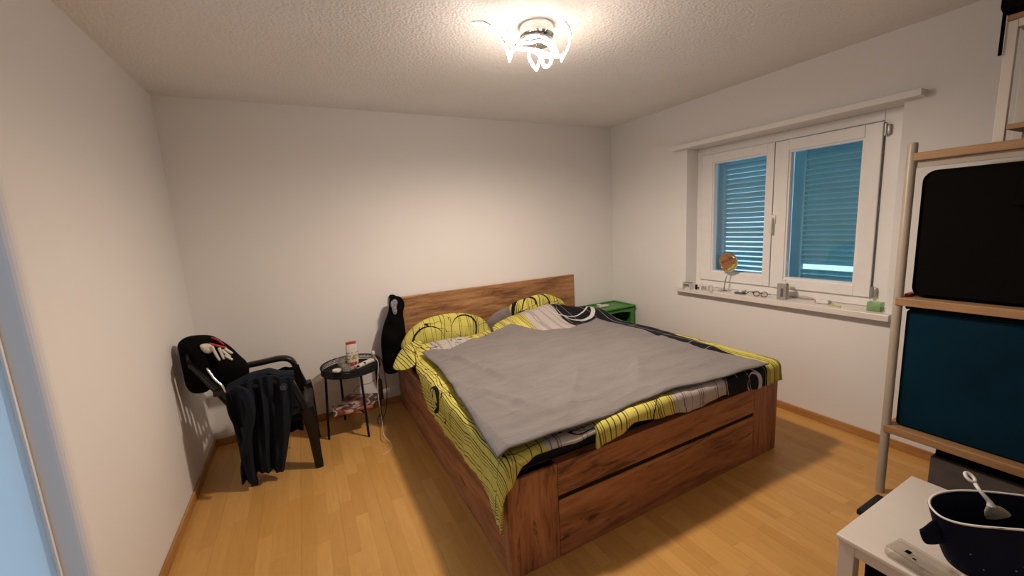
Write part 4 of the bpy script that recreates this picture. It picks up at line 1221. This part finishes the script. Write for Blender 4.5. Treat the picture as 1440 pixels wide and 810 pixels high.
for a_, b_ in zip(R, R[1:]):
    for i in range(20): bm.faces.new((a_[i], a_[(i+1) % 20], b_[(i+1) % 20], b_[i]))
bm.faces.new(R[0]); bm.faces.new(R[-1]); bmesh.ops.recalc_face_normals(bm, faces=bm.faces)
obj('bristles', bm, M['bristle'], br, smooth=.8)
# things inside the basket
setp(obj('hair_clip', puff([ring_pt(a, .09, .045, .085) + Vector((0, 0, 0)) for a in (2.4, 3.0, 3.8, 4.6, 5.4)], (0, 0, 1), .03, rings=6, lump=.8, lscale=40), M['greend'], smooth=0), 'dark odds and ends lying inside the navy basket', 'clutter')
# clear plastic box with label
cp = Vector((2.243, -3.185, ZT))
pc = thing('plastic_container', 'clear plastic container with a small dark label on the white table', 'container', cp)
bm = NB()
M3 = Matrix.Rotation(-.15, 3, 'Z')
def cpbox(x0, x1, y0, y1, z0, z1, b, m, name, par):
    bm = bx(x0, x1, y0, y1, z0, z1, b, 3) if b else bx(x0, x1, y0, y1, z0, z1)
    bmesh.ops.rotate(bm, cent=(0, 0, 0), matrix=M3, verts=bm.verts); bmesh.ops.translate(bm, verts=bm.verts, vec=cp); return obj(name, bm, m, par, smooth=.7)
cpbox(-.035, .045, -.075, .075, .0005, .030, .012, M['clear'], 'base', pc)
cpbox(-.030, .040, -.070, .070, .0305, .036, .002, M['clear'], 'lid', pc)
cpbox(-.012, .004, .022, .034, .0362, .0368, 0, M['black_case'], 'label_sticker', pc)
cpbox(-.022, -.016, .002, .010, .0362, .0368, 0, M['black_case'], 'label_sticker', pc)

# ------------------------------------------------------------------ window sill things
Z = SZ+.0005
def sp_(px, py): return at(px, py, 2, Z)
# makeup mirror
p = sp_(1018, 408); mr = thing('makeup_mirror', 'round chrome makeup mirror on a stand on the window sill', 'mirror', p)
obj('base', lt(p, [(0, 0), (.052, 0), (.055, .004), (.048, .009), (.012, .013), (0, .014)], 32), M['chrome'], mr, smooth=.6)
cM = at(1024, 368.5, 0, p.x-.005)
obj('stand', tb([p+Vector((0, 0, .012)), p+(cM-p)*.35+Vector((0, 0, 0)), Vector((cM.x, cM.y, cM.z-.086))], .0045, 10), M['steel'], mr, smooth=0)
axm = Vector((-1, -.016, -.016)).normalized()
bm = lathe(NB(), cM, [(0, -.008), (.082, -.008), (.086, 0), (.082, .008), (.071, .008), (.070, .004), (0, .004)], 40, axis=axm); bmesh.ops.recalc_face_normals(bm, faces=bm.faces)
rim = obj('rim', bm, M['chrome'], mr, smooth=.6)
bm = lathe(NB(), cM, [(0, .0045), (.066, .0045), (.066, .0062), (0, .0062)], 40, axis=axm); bmesh.ops.recalc_face_normals(bm, faces=bm.faces)
M['mirror'] = plain('mirror glass', (.9, .88, .85), .01, 1.0, var=.01)
obj('mirror_glass', bm, M['mirror'], rim)
# small white tin and box at the left end
p = sp_(966, 406); t1 = thing('tissue_box', 'small open white stand at the left end of the window sill', 'box', p)
bm = NB(); x, y = p.x+.02, p.y+.005
box(bm, x-.03, x+.03, y-.040, y-.036, Z, Z+.052, .001); box(bm, x-.03, x+.03, y+.036, y+.040, Z, Z+.052, .001); box(bm, x-.03, x+.03, y-.036, y+.036, Z+.046, Z+.052, .001); box(bm, x+.02, x+.024, y-.036, y+.036, Z, Z+.046)
obj('body', bm, M['white'], t1)
obj('lid', bx(x-.028, x+.028, y-.038, y+.038, Z+.0525, Z+.058, .002), M['steel'], t1)
p = sp_(985, 408); t1 = thing('carton', 'small white carton with a black end beside the makeup mirror', 'box', p)
x, y = p.x+.03, p.y
obj('body', bx(x-.03, x+.03, y-.075, y+.055, Z, Z+.048, .002), M['white'], t1)
obj('end_panel', bx(x-.0318, x-.0302, y+.030, y+.055, Z+.002, Z+.046), M['black_plastic'], t1, label='black end')
obj('dot', lt((x-.0302, y+.02, Z+.018), [(0, 0), (.008, 0), (.008, .001), (0, .001)], 16, axis=Vector((-1, 0, 0))), M['black_plastic'], t1)
M['greytext'] = plain('faint grey print', (.35, .36, .34), .6, var=.5, vscale=80)
obj('print', bx(x-.0315, x-.0302, y-.06, y-.01, Z+.008, Z+.04), M['greytext'], t1)
p = sp_(1000, 410); t1 = thing('small_bottle', 'tiny white bottle standing just left of the mirror base', 'bottle', p)
obj('body', lt(p, [(0, 0), (.012, 0), (.012, .03), (.006, .036), (0, .036)], 18), M['white'], t1, smooth=.7); obj('cap', lt(p, [(0, .0362), (.007, .0362), (.006, .048), (0, .048)], 18), M['white'], t1, smooth=.7)
# compact case + coiled dark cable
p = sp_(1040, 413); t1 = thing('compact_case', 'small grey compact case lying right of the mirror base', 'case', p)
obj('body', bx(p.x-.02, p.x+.03, p.y-.035, p.y+.035, Z, Z+.014, .004, 3), M['gasket'], t1, smooth=.7); obj('lid', bx(p.x-.015, p.x+.03, p.y-.025, p.y+.005, Z+.0142, Z+.03, .005, 3), M['white'], t1, smooth=.7)
setp(obj('hair_band', tb([sp_(1046, 412)+Vector((0, 0, .004)), sp_(1050, 408)+Vector((0, 0, .006)), sp_(1056, 409)+Vector((0, 0, .004)), sp_(1060, 412)+Vector((0, 0, .004)), sp_(1054, 412.5)+Vector((0, 0, .012)), sp_(1048, 414)+Vector((0, 0, .004))], .003, 8, 6, closed=True), M['black_plastic'], smooth=0), 'thin black hair band on the sill between case and sunglasses', 'hair band')
# sunglasses
pg = sp_(1069, 417); sg = thing('sunglasses', 'pair of dark glasses lying folded on the window sill', 'glasses', pg)
for s in (-1, 1):
    c = pg+Vector((0, s*.030, .020)); fr = obj('rim', tube(NB(), [c+Vector((.006*math.sin(a), .025*math.cos(a), .019*math.sin(a))) for a in [2*PI*k/20 for k in range(20)]], .0028, 8, closed=True), M['black_plastic'], sg, smooth=0)
    bm = lathe(NB(), c, [(0, 0), (.019, 0), (.019, .001), (0, .001)], 20, axis=Vector((-1, 0, .3))); bmesh.ops.recalc_face_normals(bm, faces=bm.faces); obj('lens', bm, M['clear'], fr)
    obj('temple', tb([c+Vector((0, s*.024, .004)), c+Vector((.05, s*.02, 0)), c+Vector((.09, -s*.01, -.014))], .0022, 6, 4), M['black_plastic'], sg, smooth=0)
obj('bridge', tb([pg+Vector((0, -.006, .024)), pg+Vector((0, .006, .024))], .002, 6), M['black_plastic'], sg)
# grey dispenser bottle
p = sp_(1098, 421); db = thing('soap_dispenser', 'square grey bottle with white spray top on the window sill', 'bottle', p)
x, y = p.x+.02, p.y
obj('body', bx(x-.020, x+.020, y-.033, y+.033, Z, Z+.118, .004, 3), plain('grey bottle', (.34, .31, .29), .3, var=.1), db, smooth=.7)
obj('label_panel', bx(x-.0212, x-.0203, y-.014, y+.004, Z+.02, Z+.085), M['gasket'], db)
bm = NB(); box(bm, x-.012, x+.012, y-.030, y+.0, Z+.1185, Z+.128, .002); tube(bm, [(x, y-.015, Z+.127), (x, y-.015, Z+.150)], .004, 8); box(bm, x-.008, x+.008, y-.022, y+.016, Z+.143, Z+.151, .002)
obj('spray_head', bm, M['white'], db, smooth=.7)
# translucent pouch
P = [sp_(1112, 416)+Vector((.0, 0, .004)), sp_(1112, 408)+Vector((0, 0, .010)), sp_(1130, 409)+Vector((0, 0, .02)), sp_(1150, 413)+Vector((0, 0, .015)), sp_(1146, 421)+Vector((0, 0, .005)), sp_(1128, 421)+Vector((0, 0, .004))]
setp(obj('plastic_bag', puff(P, (0, 0, 1), .014, rings=6, lump=.8, lscale=40, back=.2), M['clear'], smooth=0), 'crumpled clear plastic bag on the sill right of the grey bottle', 'bag')
p = sp_(1155, 427); t1 = thing('pill_box', 'small white pack with grey ends on the right half of the sill', 'box', p)
x, y = p.x+.02, p.y
obj('body', bx(x-.018, x+.018, y-.038, y+.038, Z, Z+.026, .004, 3), M['white'], t1, smooth=.7)
obj('end_cap', bx(x-.017, x+.017, y+.0382, y+.045, Z+.001, Z+.022, .002), M['steel'], t1); obj('end_cap', bx(x-.017, x+.017, y-.045, y-.0382, Z+.001, Z+.022, .002), M['steel'], t1)
p = sp_(1175, 431)
bm = NB(); tube(bm, catmull([p+Vector((0, .03, .005)), p+Vector((.005, .01, .008)), p+Vector((-.004, -.01, .006)), p+Vector((0, -.03, .005))], 5), [.004]*16, 8); box(bm, p.x-.008, p.x+.008, p.y-.03, p.y-.008, Z, Z+.008, .002)
setp(obj('lighter', bm, M['yellow'], smooth=.8), 'tiny yellow item lying on the sill right of the white pack', 'lighter')
p = sp_(1229, 437); t1 = thing('glass_cup', 'green clear square cup at the right end of the sill', 'cup', p)
x, y = p.x+.015, p.y
bm = NB()
for a in ((x-.028, x-.025, y-.035, y+.035), (x+.025, x+.028, y-.035, y+.035), (x-.025, x+.025, y-.035, y-.032), (x-.025, x+.025, y+.032, y+.035)): box(bm, *a, Z, Z+.055)
box(bm, x-.025, x+.025, y-.032, y+.032, Z, Z+.004)
obj('body', bm, M['greenclear'], t1)
obj('contents', bx(x-.022, x+.022, y-.029, y+.029, Z+.0045, Z+.028, .006, 3), plain('pale green contents', (.50, .60, .40), .6, var=.5, vscale=60), t1)
